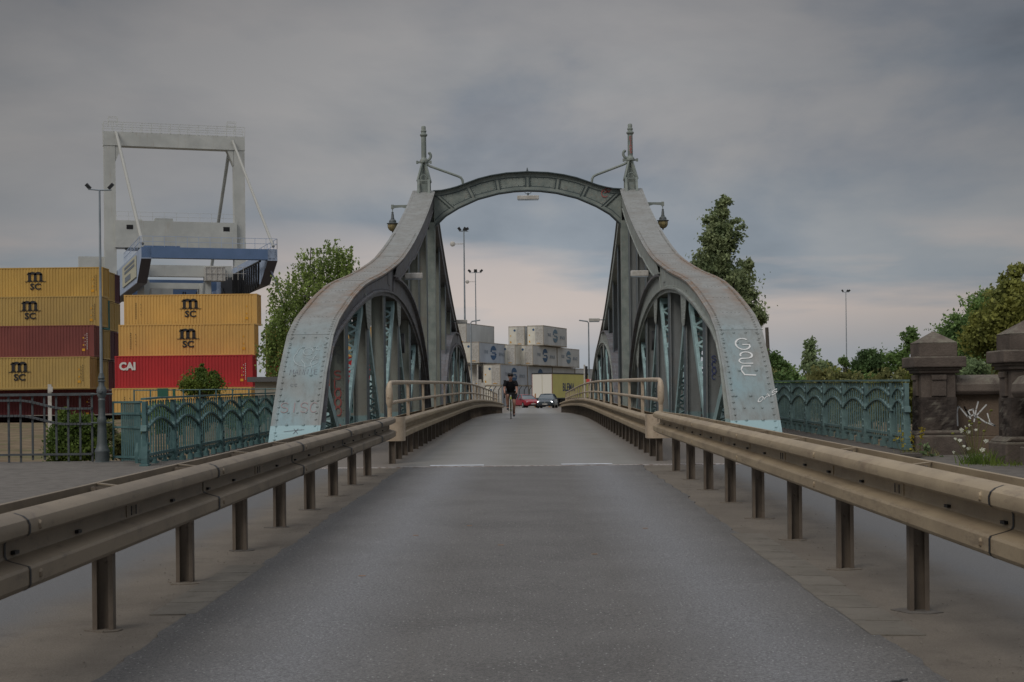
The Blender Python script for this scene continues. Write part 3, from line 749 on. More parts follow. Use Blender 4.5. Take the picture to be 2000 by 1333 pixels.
# ---- portal at mid span
def PB(u, z, ds): return (xc(SP) + u, SP + ds, z)
for sg in (-1, 1):
    cm = M['col'] if sg < 0 else M['col_r']
    mb = MB()
    a, b = 3.58, 4.42
    z0, z1 = zr(SP) - .05, 9.0
    def bx(u0, u1, s0, s1, z0_, z1_): 
        mb.box((min(xc(SP)+sg*u0, xc(SP)+sg*u1), SP+s0, z0_), (max(xc(SP)+sg*u0, xc(SP)+sg*u1), SP+s1, z1_))
    bx(a, a + .31, -.28, -.262, z0, z1 - .9); bx(b - .31, b, -.28, -.262, z0, z1 - .9)
    bx(a + .02, b - .02, -.262, -.25, z0, z1 - 1.1)
    bx(a, a + .02, -.262, .262, z0, z1); bx(b - .02, b, -.262, .262, z0, z1)
    bx(a, a + .31, .262, .28, z0, z1 - .5); bx(b - .31, b, .262, .28, z0, z1 - .5)
    z = .9
    while z < 7.9:
        for u in (a + .05, a + .25): mb.dome((xc(SP) + sg * u, SP - .28, z), (0, -1, 0), .016, .012, 5)
        z += .21
    mb.build('portal_column', M['portal'], bridge)
    mb = MB(); bx(a + .22, a + .36, -.285, -.25, 7.82, 8.22) ; mb.build('column_slot', M['black'], bridge)
    # inner face lacing between near and far legs
    mb = MB(); k = 0; z = 1.0
    mb.build('lacing', M['dark'], bridge) if False else None
TOPP = [(-3.62,9.34),(-3.3,9.36),(-3.0,9.42),(-2.7,9.50),(-2.35,9.63),(-1.9,9.79),(-1.4,9.91),(-.8,10.0),(0,10.04)]
BOTP = [(-3.60,7.75),(-3.54,7.98),(-3.36,8.16),(-3.15,8.36),(-2.65,8.66),(-1.9,8.99),(-1.12,9.19),(-.5,9.27),(0,9.29)]
mir = lambda L: L + [(-u, z) for u, z in reversed(L[:-1])]
TP, BP = mir(TOPP), mir(BOTP)
def curve_off(path, k):
    r = []
    for i, p in enumerate(path):
        n_ = normal_at(path, i); r.append((p[0] + n_[0] * k, p[1] + n_[1] * k))
    return r
def ribbon(mb, A, B, d0, d1):
    n = len(A); vs = []
    for p, q in zip(A, B): vs += [PB(p[0], p[1], d0), PB(q[0], q[1], d0), PB(q[0], q[1], d1), PB(p[0], p[1], d1)]
    fs = [(0,1,2,3), tuple(range(n*4-1, n*4-5, -1))]
    for i in range(n-1):
        for k in range(4): fs.append((i*4+k, (i+1)*4+k, (i+1)*4+(k+1)%4, i*4+(k+1)%4))
    mb.add(vs, fs)
mb = MB(); ribbon(mb, curve_off(TP, -.02), curve_off(BP, .02), -.01, .01)
pa_mb = mb; mb = MB()
ribbon(mb, curve_off(TP, -.03), curve_off(TP, -.18), -.034, -.010); ribbon(mb, curve_off(BP, .17), curve_off(BP, .02), -.034, -.010)
ribbon(mb, curve_off(TP, -.03), curve_off(TP, -.18), .010, .034); ribbon(mb, curve_off(BP, .17), curve_off(BP, .02), .010, .034)
mb.build('edge_angle', M['portal'], bridge)
mb = MB(); ribbon(mb, TP, curve_off(TP, -.035), -.20, .20); ribbon(mb, curve_off(BP, .035), BP, -.20, .20)
mb.build('flange', M['seam'], bridge)
mb = MB(); ribbon(mb, curve_off(TP, -.178), curve_off(TP, -.215), -.020, -.012); ribbon(mb, curve_off(BP, .205), curve_off(BP, .168), -.020, -.012)
mb.build('seam', M['seam'], bridge)
def lerp2(path, u): return lerp(path, u)
for uc, lean, uc2 in ((0,0,0),(-1.18,-.10,-1.12),(-2.28,-.18,-2.10),(1.18,.1,1.12),(2.28,.18,2.10),(-3.44,0,-2.92),(3.44,0,2.92)):
    mb = MB(); ut, ul = uc, uc2
    zt = lerp(TP, ut) - .20; zl = lerp(BP, ul) + .18
    e = .075
    for k, wd, dd, m_ in ((-e, .035, .05, 1), (e, .035, .05, 1), (0, .11, .016, 0)):
        mb.mi = m_
        mb.add([PB(ut+k-wd/2, zt, -.011-dd), PB(ut+k+wd/2, zt, -.011-dd), PB(ul+k+wd/2, zl, -.011-dd), PB(ul+k-wd/2, zl, -.011-dd), PB(ut+k-wd/2, zt, -.010), PB(ut+k+wd/2, zt, -.010), PB(ul+k+wd/2, zl, -.010), PB(ul+k-wd/2, zl, -.010)],
           [(0,1,2,3),(7,6,5,4),(0,4,5,1),(1,5,6,2),(2,6,7,3),(3,7,4,0)])
    mb.mi = 1
    for j in range(5):
        f = (j + .5) / 5
        for k in (-.14, .14): mb.dome(PB(ut + (ul - ut) * f + k, zt + (zl - zt) * f, -.010), (0, -1, 0), .016, .012, 5)
    mb.build('stiffener', [M['portal'], M['seam']], bridge)
mb = pa_mb; mb.mi = 1
for path, k in ((TP, -.25), (BP, .24)):
    pp = resample(curve_off(path, k), .24)
    for p in pp:
        if abs(p[0]) < 3.2: mb.dome(PB(p[0], p[1], -.010), (0, -1, 0), .016, .012, 5)
mb.tube([PB(0, 10.05, 0), PB(0, 10.2, 0)], [.05, .01], 6)
pa = mb.build('portal_arch', [M['portal'], M['seam']], bridge)

# ---- spires, stays
for sg in (-1, 1):
    cx = xc(SP) + sg * 3.98; mb = MB()
    for ex in (-1, 1):
        for ey in (-1, 1):
            mb.beam((cx + ex * .20, SP + ey * .22 - .35*(ey<0), 8.98 if ey < 0 else 9.2), (cx + ex * .20, SP + ey * .2 - .1*(ey<0), 9.72), .09, .11)
            mb.beam((cx + ex * .23, SP + ey * .2 - .1*(ey<0), 9.68), (cx + ex * .045, SP + ey * .05, 10.42), .075, .09)
        mb.beam((cx + ex * .24, SP - .33, 9.70), (cx + ex * .24, SP + .22, 9.70), .05, .05)
    mb.plate([(-.25, 9.15), (.25, 9.15), (.18, 9.95), (.03, 10.35), (-.03, 10.35), (-.18, 9.95)], 0, .03, lambda u, a, b: (cx + a, SP + u, b))
    mb.tube([(cx + .115 * math.cos(t), SP - .30, 9.80 + .115 * math.sin(t)) for t in np.linspace(.1, 2*math.pi - .1, 15)], .022, 6)
    mb.beam((cx - .2, SP - .30, 9.70), (cx + .2, SP - .30, 9.70), .05, .05)
    mb.cbox((cx, SP - .22, 9.42), (.26, .12, .3))
    mb.lathe([(.07, 10.38), (.15, 10.42), (.16, 10.5), (.13, 10.56), (.10, 10.60), (.095, 10.62), (.10, 10.66), (.095, 11.42), (.12, 11.45), (.145, 11.48), (.145, 11.52), (.10, 11.55), (.09, 11.6), (.11, 11.63), (.11, 11.66), (.085, 11.69), (.085, 11.8), (.07, 11.84)], (cx, SP, 0), 14)
    mb.beam((cx - .26, SP, 10.45), (cx + .26, SP, 10.45), .06, .07); mb.beam((cx, SP - .26, 10.45), (cx, SP + .26, 10.45), .06, .07)
    for ex in (-1, 1): mb.cbox((cx + ex * .26, SP, 10.45), (.07, .1, .11))
    hk = [(cx - sg * (.10 + .12 * math.sin(t) + .03 * t), SP, 10.52 + .14 * (1 - math.cos(t))) for t in np.linspace(.2, 2.9, 9)]
    mb.tube(hk, [.055] * 8 + [.03], 7); mb.sphere(hk[-1], .06, 8, 6)
    mb.build('spire', M['portal'], bridge, smooth=True)
    mb = MB()
    mb.tube([(cx - sg * .12, SP, 10.38), (cx - sg * .22, SP, 10.30), (cx - sg * 1.30, SP, 9.90), (cx - sg * 1.42, SP, 9.84), (cx - sg * 1.48, SP, 9.74), (cx - sg * 1.50, SP, 9.58)], .048, 8)
    mb.build('stay_pipe', M['portal'], bridge, smooth=True)

# ---- graffiti as thin paint films on the steel
def stroke(mb, pts, wd, fr, close=False):
    "pts in the frame fr(a,b,off)->xyz; flat ribbon 2 mm proud"
    n = len(pts); vs = []
    for i, p in enumerate(pts):
        a = Vector(pts[max(0, i-1)]); b = Vector(pts[min(n-1, i+1)]); d = (b - a).normalized(); m_ = Vector((-d.y, d.x)) * wd / 2 * (.75 + .5 * random.random())
        vs += [fr(p[0] + m_.x, p[1] + m_.y, .003), fr(p[0] - m_.x, p[1] - m_.y, .003)]
    mb.add(vs, [(2*i, 2*i+1, 2*i+3, 2*i+2) for i in range(n-1)])
def arc(cx_, cy_, rx, ry, a0, a1, n=12):
    return [(cx_ + rx * math.cos(R(a0 + (a1 - a0) * i / n)), cy_ + ry * math.sin(R(a0 + (a1 - a0) * i / n))) for i in range(n + 1)]
GLYPH = {
 'S': [arc(.5,.75,.4,.25,20,270,10) + arc(.5,.25,.4,.25,90,-160,10)], 'C': [arc(.5,.5,.42,.5,45,315,14)], 'O': [arc(.5,.5,.4,.5,90,450,14)],
 'L': [[(.1,1),(.1,0),(.8,0)]], 'I': [[(.5,0),(.5,1)]], 'K': [[(.1,0),(.1,1)], [(.8,1),(.1,.45),(.85,0)]], 'X': [[(.1,0),(.85,1)], [(.1,1),(.85,0)]],
 'N': [[(.08,0),(.1,1),(.8,.05),(.85,1)]], 'A': [[(.0,0),(.45,1),(.9,0)], [(.2,.35),(.7,.35)]], 'G': [arc(.55,.5,.5,.5,50,330,14) + [(.98,.45),(.5,.45)]],
 'M': [[(.0,0),(.1,1),(.45,.3),(.8,1),(.95,0)]], 'E': [[(.85,1),(.1,1),(.1,0),(.85,0)], [(.1,.5),(.7,.5)]], '2': [arc(.5,.72,.38,.28,160,-40,8) + [(.1,.02),(.95,.02)]], 'U': [[(.08,1),(.08,.35)] + arc(.5,.35,.42,.35,180,360,8) + [(.92,1)]],
}
def write(mb, text, x, y, wd, h, sw, fr, gap=1.2, vert=False):
    for i, ch in enumerate(text):
        ox, oy = (x, y - i * h * gap) if vert else (x + i * wd * gap, y)
        for st in GLYPH[ch]: stroke(mb, [(ox + a * wd, oy + b * h) for a, b in st], sw, fr)
# frame on the foot plates: a = m from the plate's left edge, b = m up the slope from the deck
def leg_frame(sg):
    pl_ = CT[1:8]
    def fr(a, b, off):
        off += .006; k = 0
        while k < len(pl_) - 2 and b > math.dist(pl_[k], pl_[k+1]): b -= math.dist(pl_[k], pl_[k+1]); k += 1
        d = (Vector(pl_[k+1]) - Vector(pl_[k])).normalized(); n_ = Vector((-d.y, d.x))
        s = pl_[k][0] + d.x * b + n_.x * off; z = pl_[k][1] + d.y * b + n_.y * off
        u = U0 + a if sg > 0 else U1 - a
        return P(sg)(u, s, z)
    return fr
fr = leg_frame(1); top_parts = [o for o in bridge.children if o.name.startswith('top_chord')]
right_top = top_parts[2]; left_top = top_parts[0]
mb = MB()
for (g, b0, h) in (('G', 2.18, .42), ('2', 1.72, .42), ('U', 1.36, .30)):
    for st in GLYPH[g]:
        if g == '2': st = arc(.6,.72,.40,.28,200,-70,10) + arc(.35,.22,.30,.22,80,270,8) + [(.95,.0)]
        if g == 'U': st = [(.75,1.0),(.2,1.0),(.05,.6),(.25,.15),(1.0,.1)]
        stroke(mb, [(.26 + .27 * a, b0 - .05 + b * h * .9) for a, b in st], .032, fr)
mb.build('graffiti', M['spray_white'], right_top, fix=False)['label'] = 'large white sprayed curving letters'
mb = MB(); write(mb, 'OAS', .47, .62, .12, .11, .018, lambda a, b, o: fr(a + (b - .62) * .2, b + (a - .47) * .7, o), 1.1); mb.build('graffiti', M['spray_white'], right_top, fix=False)
fl = leg_frame(-1)
mb = MB()
for st in (arc(.42,2.02,.24,.30,150,330,14), arc(.36,2.18,.14,.22,100,190,8), arc(.42,2.22,.09,.12,0,330,12), arc(.60,2.33,.05,.07,120,300,8), [(.32,1.95),(.40,1.80),(.42,1.66)], [(.55,2.02),(.50,1.85),(.54,1.68)], [(.5,1.92),(.62,1.98)], [(.36,2.05),(.5,1.96),(.58,2.1)]): stroke(mb, st, .012, fl)
mb.build('graffiti', M['spray_faint'], left_top, fix=False)['label'] = 'white chalky squiggle'
mb = MB(); write(mb, 'MANNIE', .16, 1.48, .075, .15, .010, fl, 1.15); write(mb, 'CC', .2, 1.18, .06, .06, .007, fl); write(mb, 'X', .36, .0, .1, .12, .009, fl); stroke(mb, [(.2,.05),(.55,.1)], .008, fl)
mb.build('graffiti', M['spray_dark'], left_top, fix=False)
mb = MB(); write(mb, 'SISC', .08, .52, .15, .24, .016, fl, 1.15); mb.build('graffiti', M['spray_faintred'], left_top, fix=False)
fn, s_, col = GL['col']
fc = lambda a, b, o: fn(U0 + .335 - a, s_ - .008 - o, b)
mb = MB(); write(mb, 'SLOOOLX', .06, 1.72, .16, .17, .024, fc, 1.08, True); mb.build('graffiti', M['spray_red'], col, fix=False)['label'] = 'red sprayed letters running down the column'
mb = MB(); write(mb, 'AKI', .07, 2.35, .16, .14, .014, fc, 1.1, True); mb.build('graffiti', M['spray_dark'], col, fix=False)
fn2, s2, col2 = GL['colr']
fc2 = lambda a, b, o: fn2(U0 + .05 + a, s2 - .008 - o, b)
mb = MB(); write(mb, 'SCOC', .10, 2.0, .10, .11, .018, fc2, 1.1, True); mb.build('graffiti', M['spray_blue'], col2, fix=False)
mb = MB(); pf = lambda a, b, o: PB(a, b, -.04 - o)
for st in (arc(2.98,9.17,.13,.14,40,320,10), arc(3.12,9.30,.1,.08,0,300,8), [(2.95,9.2),(3.2,9.27)], [(3.0,9.38),(3.22,9.33)]): stroke(mb, st, .035, pf)
mb.build('graffiti', M['spray_red'], pa, fix=False)
mb = MB()
cx = xc(SP) + 3.98
def cyl(a, b, o): t = a / .1; return (cx + (.100 + o) * math.sin(t), SP - (.100 + o) * math.cos(t), b)
write(mb, 'EIOS', -.03, 11.2, .09, .15, .03, cyl, 1.1, True); sp_ = [o for o in bridge.children if o.name.startswith('spire')][-1]
mb.build('graffiti', M['spray_red'], sp_, fix=False)

# ------------------------------------------------------------ hanging lanterns, tube lights
def lantern(sg, label):
    s0 = 60.6; x0 = xc(s0) + sg * 4.40; z0 = 8.70
    root = thing('hanging_lantern', label, 'lantern', (xc(s0) + sg * 5.16, s0, z0), 'lanterns on the bridge portal')
    xl = xc(s0) + sg * 5.16
    mb = MB(); mb.plate([(x0, z0 - .16), (x0, z0 + .04), (xl, z0 + .03), (xl + sg * .02, z0 - .08), (xl - sg * .35, z0 - .05)], s0 - .03, s0 + .03, lambda u, a, b: (a, u, b))
    mb.cbox((xl, s0, z0 - .03), (.10, .09, .16)); mb.tube([(xl, s0, z0 - .1), (xl, s0, z0 - .25)], .015, 6)
    mb.build('bracket', M['portal'], root)
    mb = MB(); mb.lathe([(.03, 0), (.045, -.03), (.035, -.06), (.05, -.1), (.055, -.22), (.07, -.25), (.07, -.28), (.12, -.32), (.14, -.36), (.14, -.41), (.23, -.44), (.23, -.46), (.17, -.47)], (xl, s0, z0 - .22), 16)
    mb.build('cap', M['ironlamp'], root, smooth=True)
    mb = MB(); mb.lathe([(.17, 0), (.185, -.06), (.175, -.14), (.14, -.21), (.08, -.27), (.03, -.29)], (xl, s0, z0 - .68), 16); mb.build('globe', M['glass_warm'], root, smooth=True)
    mb = MB(); mb.lathe([(.02, 0), (.035, -.02), (.02, -.05), (.005, -.08)], (xl, s0, z0 - .96), 8)
    for k in range(6):
        a = k * math.pi / 3; mb.tube([(xl + math.cos(a) * r, s0 + math.sin(a) * r, z0 - .68 + h) for r, h in ((.178, 0), (.192, -.06), (.182, -.14), (.146, -.21), (.086, -.27))], .006, 5)
    mb.build('finial', M['ironlamp'], root)
lantern(-1, 'old globe lantern hanging from an iron arm outside the left spire of the bridge')
lantern(1, 'old globe lantern hanging from an iron arm outside the right spire of the bridge')
def tubelight(x, y, z, L, hh, label, top=False, side=0):
    root = thing('tube_light', label, 'lamp', (x, y, z), 'grey tube lights on the bridge')
    mb = MB(); mb.cbox((x, y, z), (L, .16, hh)); mb.build('housing', M['whitem'], root, bevel=.02)
    mb = MB(); mb.cbox((x, y - .01, z - hh / 2 - .012), (L * .94, .12, .03)); mb.build('diffuser', M['galv'], root)
    mb = MB()
    if top:
        mb.tube([(x, y, z + hh / 2), (x, y, z + .18)], .03, 8); mb.tube([(x - .13, y, z + .2), (x - .05, y, z + .14), (x + .05, y, z + .14), (x + .13, y, z + .2)], .012, 6)
    else: mb.box((min(x + side * L * .4, x + side * (L * .5 + .35)), y + .0, z - .02), (max(x + side * L * .4, x + side * (L * .5 + .35)), y + .04, z + .02))
    mb.build('bracket', M['seam'], root)
tubelight(xc(61.0) + .02, 61.0, 9.02, .83, .15, 'long flat tube light hanging below the crown of the portal arch', True)
tubelight(xc(47) - 3.36, 47, 4.96, .53, .17, 'tube light on the near left truss above the arch', side=-1)
tubelight(xc(47) + 3.33, 47, 4.96, .53, .17, 'tube light on the near right truss above the arch', side=1)
tubelight(xc(75) - 3.2, 75, 4.98, .5, .15, 'tube light sticking out from the far left half of the bridge', side=-1)
tubelight(xc(75) + 3.05, 75, 4.98, .5, .15, 'tube light sticking out from the far right half of the bridge', side=1)

# walkways beside the trusses
for sg, nm, dz_ in ((-1, 'walkway', -.08), (1, 'walkway', .07)):
    mb = MB(); Y = 25.3
    while Y < 97:
        mb.cbox((xc(Y) + sg * 5.30, Y, zr(Y) + dz_ - .02), (2.0, .186, .05)); Y += .2
    o = mb.build('walkway', M['plank'], bridge)

# ------------------------------------------------------------ ornamental railings
def ornate(sg, u, y0, npan, label, m, dz_):
    root = thing('ornamental_railing', label, 'railing', (xc(y0) + sg * u, y0, zr(y0)), 'cast iron railings of the bridge walkways')
    L0 = 1.0 if sg > 0 else 2.075; yk = [y0] + [y0 + L0 + 2.075 * i for i in range(npan)]; X = lambda Y: xc(Y) + sg * u
    zf = lambda Y: zr(Y) + dz_
    def fr(Y, z): return (X(Y), Y, zf(Y) + z)
    H_ = 1.14
    for k in range(npan + 1):
        Y = yk[k]; Lp = yk[min(k + 1, npan)] - Y or 2.0
        mb = MB(); a = .075
        z = zf(Y)
        mb.cbox((X(Y), Y, z + .55), (.07, .13, 1.1)); mb.cbox((X(Y), Y, z + .05), (.14, .22, .1)); mb.cbox((X(Y), Y, z + .14), (.10, .17, .08))
        mb.plate([(-.09,.18),(.09,.18),(.05,.5),(0,.58),(-.05,.5)], -.055, .055, lambda uu, p, q: (X(Y) + uu, Y + p, z + q))
        mb.plate([(-.11,.62),(.11,.62),(.08,.72),(-.08,.72)], -.05, .05, lambda uu, p, q: (X(Y) + uu, Y + p, z + q))
        for zz in (.30, .42, .68, .9, 1.0): mb.dome((X(Y) - sg * .05, Y, z + zz), (-sg, 0, 0), .035, .03, 8)
        mb.build('post', m, root, bevel=.006)
        if k == npan: break
        mb = MB(); n = 11 if Lp > 1.5 else 6
        for i in range(1, n):
            t = i / n; Yb = Y + Lp * t
            mb.beam(fr(Yb, .14), fr(Yb, H_ - .04), .022, .026, up=(0, 1, 0))
        for zc, amp in ((.83, .15), (.61, .165)):
            pts = []
            for i in range(17):
                t = i / 16; wv = max(0, math.sin(math.pi * min(1, max(0, (t - .05) / .9)))) ** 1.0
                pts.append(fr(Y + Lp * t, zc + amp * wv + .04))
            for p_, q_ in zip(pts, pts[1:]): mb.beam(p_, Vector(q_) + (Vector(q_) - Vector(p_)) * .12, .06, .030)
        mb.beam(fr(Y, .235), fr(Y + Lp, .235), .045, .045)
        for t in (.33, .67):
            Yb = Y + Lp * t; mb.cbox((X(Yb), Yb, zf(Yb) + .05), (.09, .16, .1)); mb.cbox((X(Yb), Yb, zf(Yb) + .13), (.05, .09, .1))
        for t in (.17, .5, .83):
            Yb = Y + Lp * t; mb.cbox((X(Yb), Yb, zf(Yb) + .165), (.05, .34, .035)); mb.dome((X(Yb), Yb, zf(Yb) + .15), (0, 0, -1), .05, .05, 6)
        mb.build('panel', m, root)
    mb = MB(); pts = [fr(y, H_) for y in np.arange(y0 - .08, yk[-1] + .1, 1.0)]
    for p_, q_ in zip(pts, pts[1:]): mb.beam(p_, q_, .085, .03)
    mb.build('top_rail', m, root)
ornate(-1, 6.08, 25.35, 34, 'teal cast iron railing with wavy bands on the left walkway of the bridge', M['teal'], -.06)
ornate(1, 6.24, 26.0, 33, 'paler teal cast iron railing with wavy bands on the right walkway of the bridge', M['teal_r'], .09)

# ------------------------------------------------------------ more helpers
def lb(mb, name, m, root, **k):
    "build a part given in its thing's own frame"
    o = mb.build(name, m, None, **k); o.parent = root; return o
def text_mb(mb, s, size, bold=.0, x=0, z=0, y=0, sx=1.0, d=.004, align='CENTER', fn=None):
    cu = bpy.data.curves.new('t', 'FONT'); cu.body = s; cu.size = size; cu.offset = bold; cu.align_x = align; cu.extrude = d; cu.resolution_u = 3
    o = bpy.data.objects.new('t', cu); C.objects.link(o); bpy.context.view_layer.update()
    me = bpy.data.meshes.new_from_object(o.evaluated_get(bpy.context.evaluated_depsgraph_get()))
    fn = fn or (lambda a, b, c: (x + a * sx, y - c, z + b))
    mb.add([fn(*v.co) for v in me.vertices], [tuple(p.vertices) for p in me.polygons])
    bpy.data.objects.remove(o); bpy.data.curves.remove(cu); bpy.data.meshes.remove(me)

# ------------------------------------------------------------ containers
def cmat(nm, a, b, rust=.35):
    return mat(nm, a, .55, 0, b, .5, detail=8, spec=.3, stretch=(1, 1, .5), extra=lambda H, c: H['mix'](mth(H, 'MULTIPLY', H['rmp'](H['noise'](1.4, 9, (2.2, 2, .5), .75, (5, 5, 5)), .60, .74), rust), c, (.14, .08, .045)))
CM = {'yellow': cmat('yellow_steel', (.50, .325, .09), (.43, .28, .08)), 'ochre': cmat('ochre_steel', (.45, .31, .10), (.39, .27, .095)),
      'orange': cmat('warm_yellow_steel', (.60, .37, .11), (.53, .33, .105)),
      'maroon': cmat('maroon_steel', (.20, .060, .052), (.165, .05, .045)), 'darkred': cmat('dark_red_steel', (.15, .03, .03), (.115, .025, .025)), 'plum': cmat('plum_steel', (.10, .035, .045), (.08, .03, .038)),
      'red': cmat('bright_red_steel', (.42, .030, .035), (.36, .028, .032), .15), 'green': cmat('sea_green_steel', (.045, .17, .14), (.04, .14, .12)),
      'white': cmat('white_reefer_panel', (.56, .57, .56), (.47, .48, .47), .3), 'bluegrey': cmat('pale_blue_grey_reefer_panel', (.44, .48, .52), (.37, .40, .44), .3), 'cream': cmat('cream_reefer_panel', (.66, .64, .56), (.54, .51, .43), .5)}
M['logo_black'] = mat('logo_black', (.018, .018, .02), .6)
M['logo_white'] = mat('logo_white', (.6, .6, .58), .6)
M['logo_blue'] = mat('logo_blue', (.03, .09, .19), .6)
M['logo_blue_pale'] = mat('logo_blue_faded', (.11, .19, .26), .6)
M['logo_grey'] = mat('logo_grey', (.16, .19, .23), .6)
M['letter_pale'] = mat('lettering_worn_grey', (.27, .31, .35), .6)
M['sticker'] = mat('orange_sticker', (.60, .30, .02), .6)
M['rustframe'] = cmat('rusty_white_frame', (.42, .40, .34), (.25, .19, .13), .8)
def container(cx, cy, z0, rz, colr, label, group, L=12.19, H=2.86, logo=None, lx=0, ends=True, reefer=False, framecol=None):
    W = 2.44; name = 'refrigerated_container' if reefer else 'shipping_container'
    root = thing(name, label, 'container', (cx, cy, z0), group, rz)
    bm_ = CM[colr]; fm = framecol or bm_; mb = MB(); x0, x1, yf, yb = -L / 2 + .08, L / 2 - .08, -W / 2, W / 2
    pit = .28 if not reefer else .30; dep = .042 if not reefer else .008
    prof = [(0, 0), (.30, 0), (.44, dep), (.70, dep), (.86, 0)]
    xsx = []; x = x0
    while x < x1 - pit:
        xsx += [(x + a * pit, d) for a, d in prof]; x += pit
    xsx.append((x1, 0)); n = len(xsx)
    for yy, sgn in ((yf, 1), (yb, -1)):
        vs = [(a, yy + sgn * (.02 + d), z) for z in (.12, H - .10) for a, d in xsx]
        mb.add(vs, [(i, i+1, n+i+1, n+i) for i in range(n - 1)])
    mb.box((-L/2 + .02, yf + .03, H - .06), (L/2 - .02, yb - .03, H - .03)); mb.box((-L/2 + .05, yf + .1, .05), (L/2 - .05, yb - .1, .10))
    # far end corrugated plainly
    for xx in (-L/2 + .03, ): mb.box((xx, yf + .06, .1), (xx + .03, yb - .06, H - .08))
    lb(mb, 'body', bm_, root, fix=False)
    mb = MB()
    for sx in (-1, 1):
        for sy in (-1, 1):
            mb.cbox((sx * (L/2 - .05), sy * (W/2 - .05), H/2), (.10, .10, H - .02))
            for zz in (.06, H - .06): mb.cbox((sx * (L/2 - .08), sy * (W/2 - .075), zz), (.18, .16, .12))
    for sy in (-1, 1):
        mb.cbox((0, sy * (W/2 - .035), .08), (L - .3, .07, .13)); mb.cbox((0, sy * (W/2 - .03), H - .05), (L - .3, .06, .09))
    for sx in (-1, 1):
        mb.cbox((sx * (L/2 - .04), 0, .08), (.08, W - .3, .13)); mb.cbox((sx * (L/2 - .04), 0, H - .06), (.08, W - .3, .10))
    lb(mb, 'frame', fm, root)
    if ends and not reefer:
        mb = MB(); xx = L/2 - .045
        for sy in (-1, 1):
            mb.cbox((xx - .02, sy * .57, H/2), (.04, 1.11, H - .28))
            for t in (.28, .86): mb.tube([(L/2 + .0, sy * t, .16), (L/2 + .0, sy * t, H - .14)], .022, 6)
        lb(mb, 'door', bm_, root)
    if reefer:
        mb = MB(); xx = -L/2 + .0
        mb.cbox((xx + .02, .58, H/2), (.05, 1.12, H - .30))                # service door half
        for zz in (.8, 1.35, 1.9, 2.4): mb.cbox((xx - .012, .58, zz), (.012, 1.0, .03))
        lb(mb, 'service_panel', CM['cream'], root)
        mb = MB(); mb.cbox((xx + .03, -.58, H/2), (.04, 1.08, H - .30))
        for i in range(9): mb.cbox((xx - .005, -.58, .62 + i * .22), (.03, .96, .05))
        mb.cbox((xx - .01, -.58, .38), (.03, 1.0, .12))
        for yy in (-.08, -.33, -.83): mb.cbox((xx - .012, yy, H/2 + .1), (.02, .03, H - .9))
        lb(mb, 'cooling_unit', M['whitem'], root)
        mb = MB(); ym = {0: -.75}; 
        mb.tube([(xx - .016, .28, H - .62), (xx - .03, .28, H - .62)], .17, 12); lb(mb, 'badge', M['logo_blue'], root)
        mb = MB()
        for yy, zz in ((.9, 1.5), (.9, .62), (.86, .5)): mb.cbox((xx - .02, yy, zz), (.01, .18, .16))
        mb.cbox((xx - .035, -.45, .32), (.01, .5, .08)); lb(mb, 'sticker', M['sticker'], root)
    if logo == 'msc':
        mb = MB(); zb = H * .55; yy = yf - .012; k = 1.22
        def pl(poly): mb.plate(poly, yy - .012, yy + .03, lambda u, a, b: (lx + a * k, u, zb + b * k))
        for cx_ in (-.46, -.02, .42):
            pl([(cx_ - .11, .03), (cx_ + .11, .03), (cx_ + .11, .60 if cx_ < -.3 else .56), (cx_ - .11, .60 if cx_ < -.3 else .56)])
        pl([(-.66, .50), (-.36, .56), (-.36, .68), (-.57, .68), (-.57, .60), (-.66, .58)])
        for a in (-.24, .20): 
            o_ = arc(a + .02, .48, .31, .24, 150, 0, 10); i_ = arc(a + .02, .44, .10, .10, 0, 150, 8); pl(o_ + i_)
        for cx_ in (-.46, -.02, .42): pl([(cx_ - .17, .0), (cx_ + .17, .0), (cx_ + .17, .05), (cx_ - .17, .05)])
        pl([(-.82, -.055), (.82, -.055), (.82, -.02), (-.82, -.02)])
        text_mb(mb, 'SC', .66 * k, .022, lx, zb - .66 * k + .02, yy, 1.12, .02)
        lb(mb, 'logo', M['logo_black'], root)
    if logo == 'cai':
        mb = MB(); text_mb(mb, 'CAI', .92, .045, lx, H * .5 + .20, yf - .012, .98, .02); lb(mb, 'logo', M['logo_white'], root)
    if logo and logo.startswith('s'):
        lm = M['logo_blue'] if logo == 's' else M['logo_blue_pale']
        mb = MB(); yy = yf - .006; zb = H * .53
        ry, rx = .98, 1.30
        def pl(poly): mb.plate(poly, yy - .012, yy + .02, lambda u, a, b: (lx + a * rx, u, zb + b * ry))
        def cap(a0, a1, n=14): return arc(0, 0, 1, 1, a0, a1, n)
        pl(cap(22, 158)); pl(cap(202, 338))
        pl([(-.93, .33), (-.50, .33), (-.50, .12), (-.96, .12)]); pl([(-.93, .12), (.40, .12), (.40, -.02), (-.93, -.02)][:4] if False else [(-.50, .08), (.62, .08), (.72, .0), (.72, -.10), (-.36, -.10), (-.50, .0)])
        pl([(.48, -.12), (.95, -.12), (.93, -.33), (.48, -.33)])
        lb(mb, 'logo', lm, root)
        mb = MB(); text_mb(mb, 'THE', .62, .012, lx - 3.1, zb - .15, yy, 1.5, .01); text_mb(mb, 'SPACE', .62, .012, lx + 3.7, zb - .35, yy, 1.5, .01)
        lb(mb, 'lettering', M['letter_pale'], root)
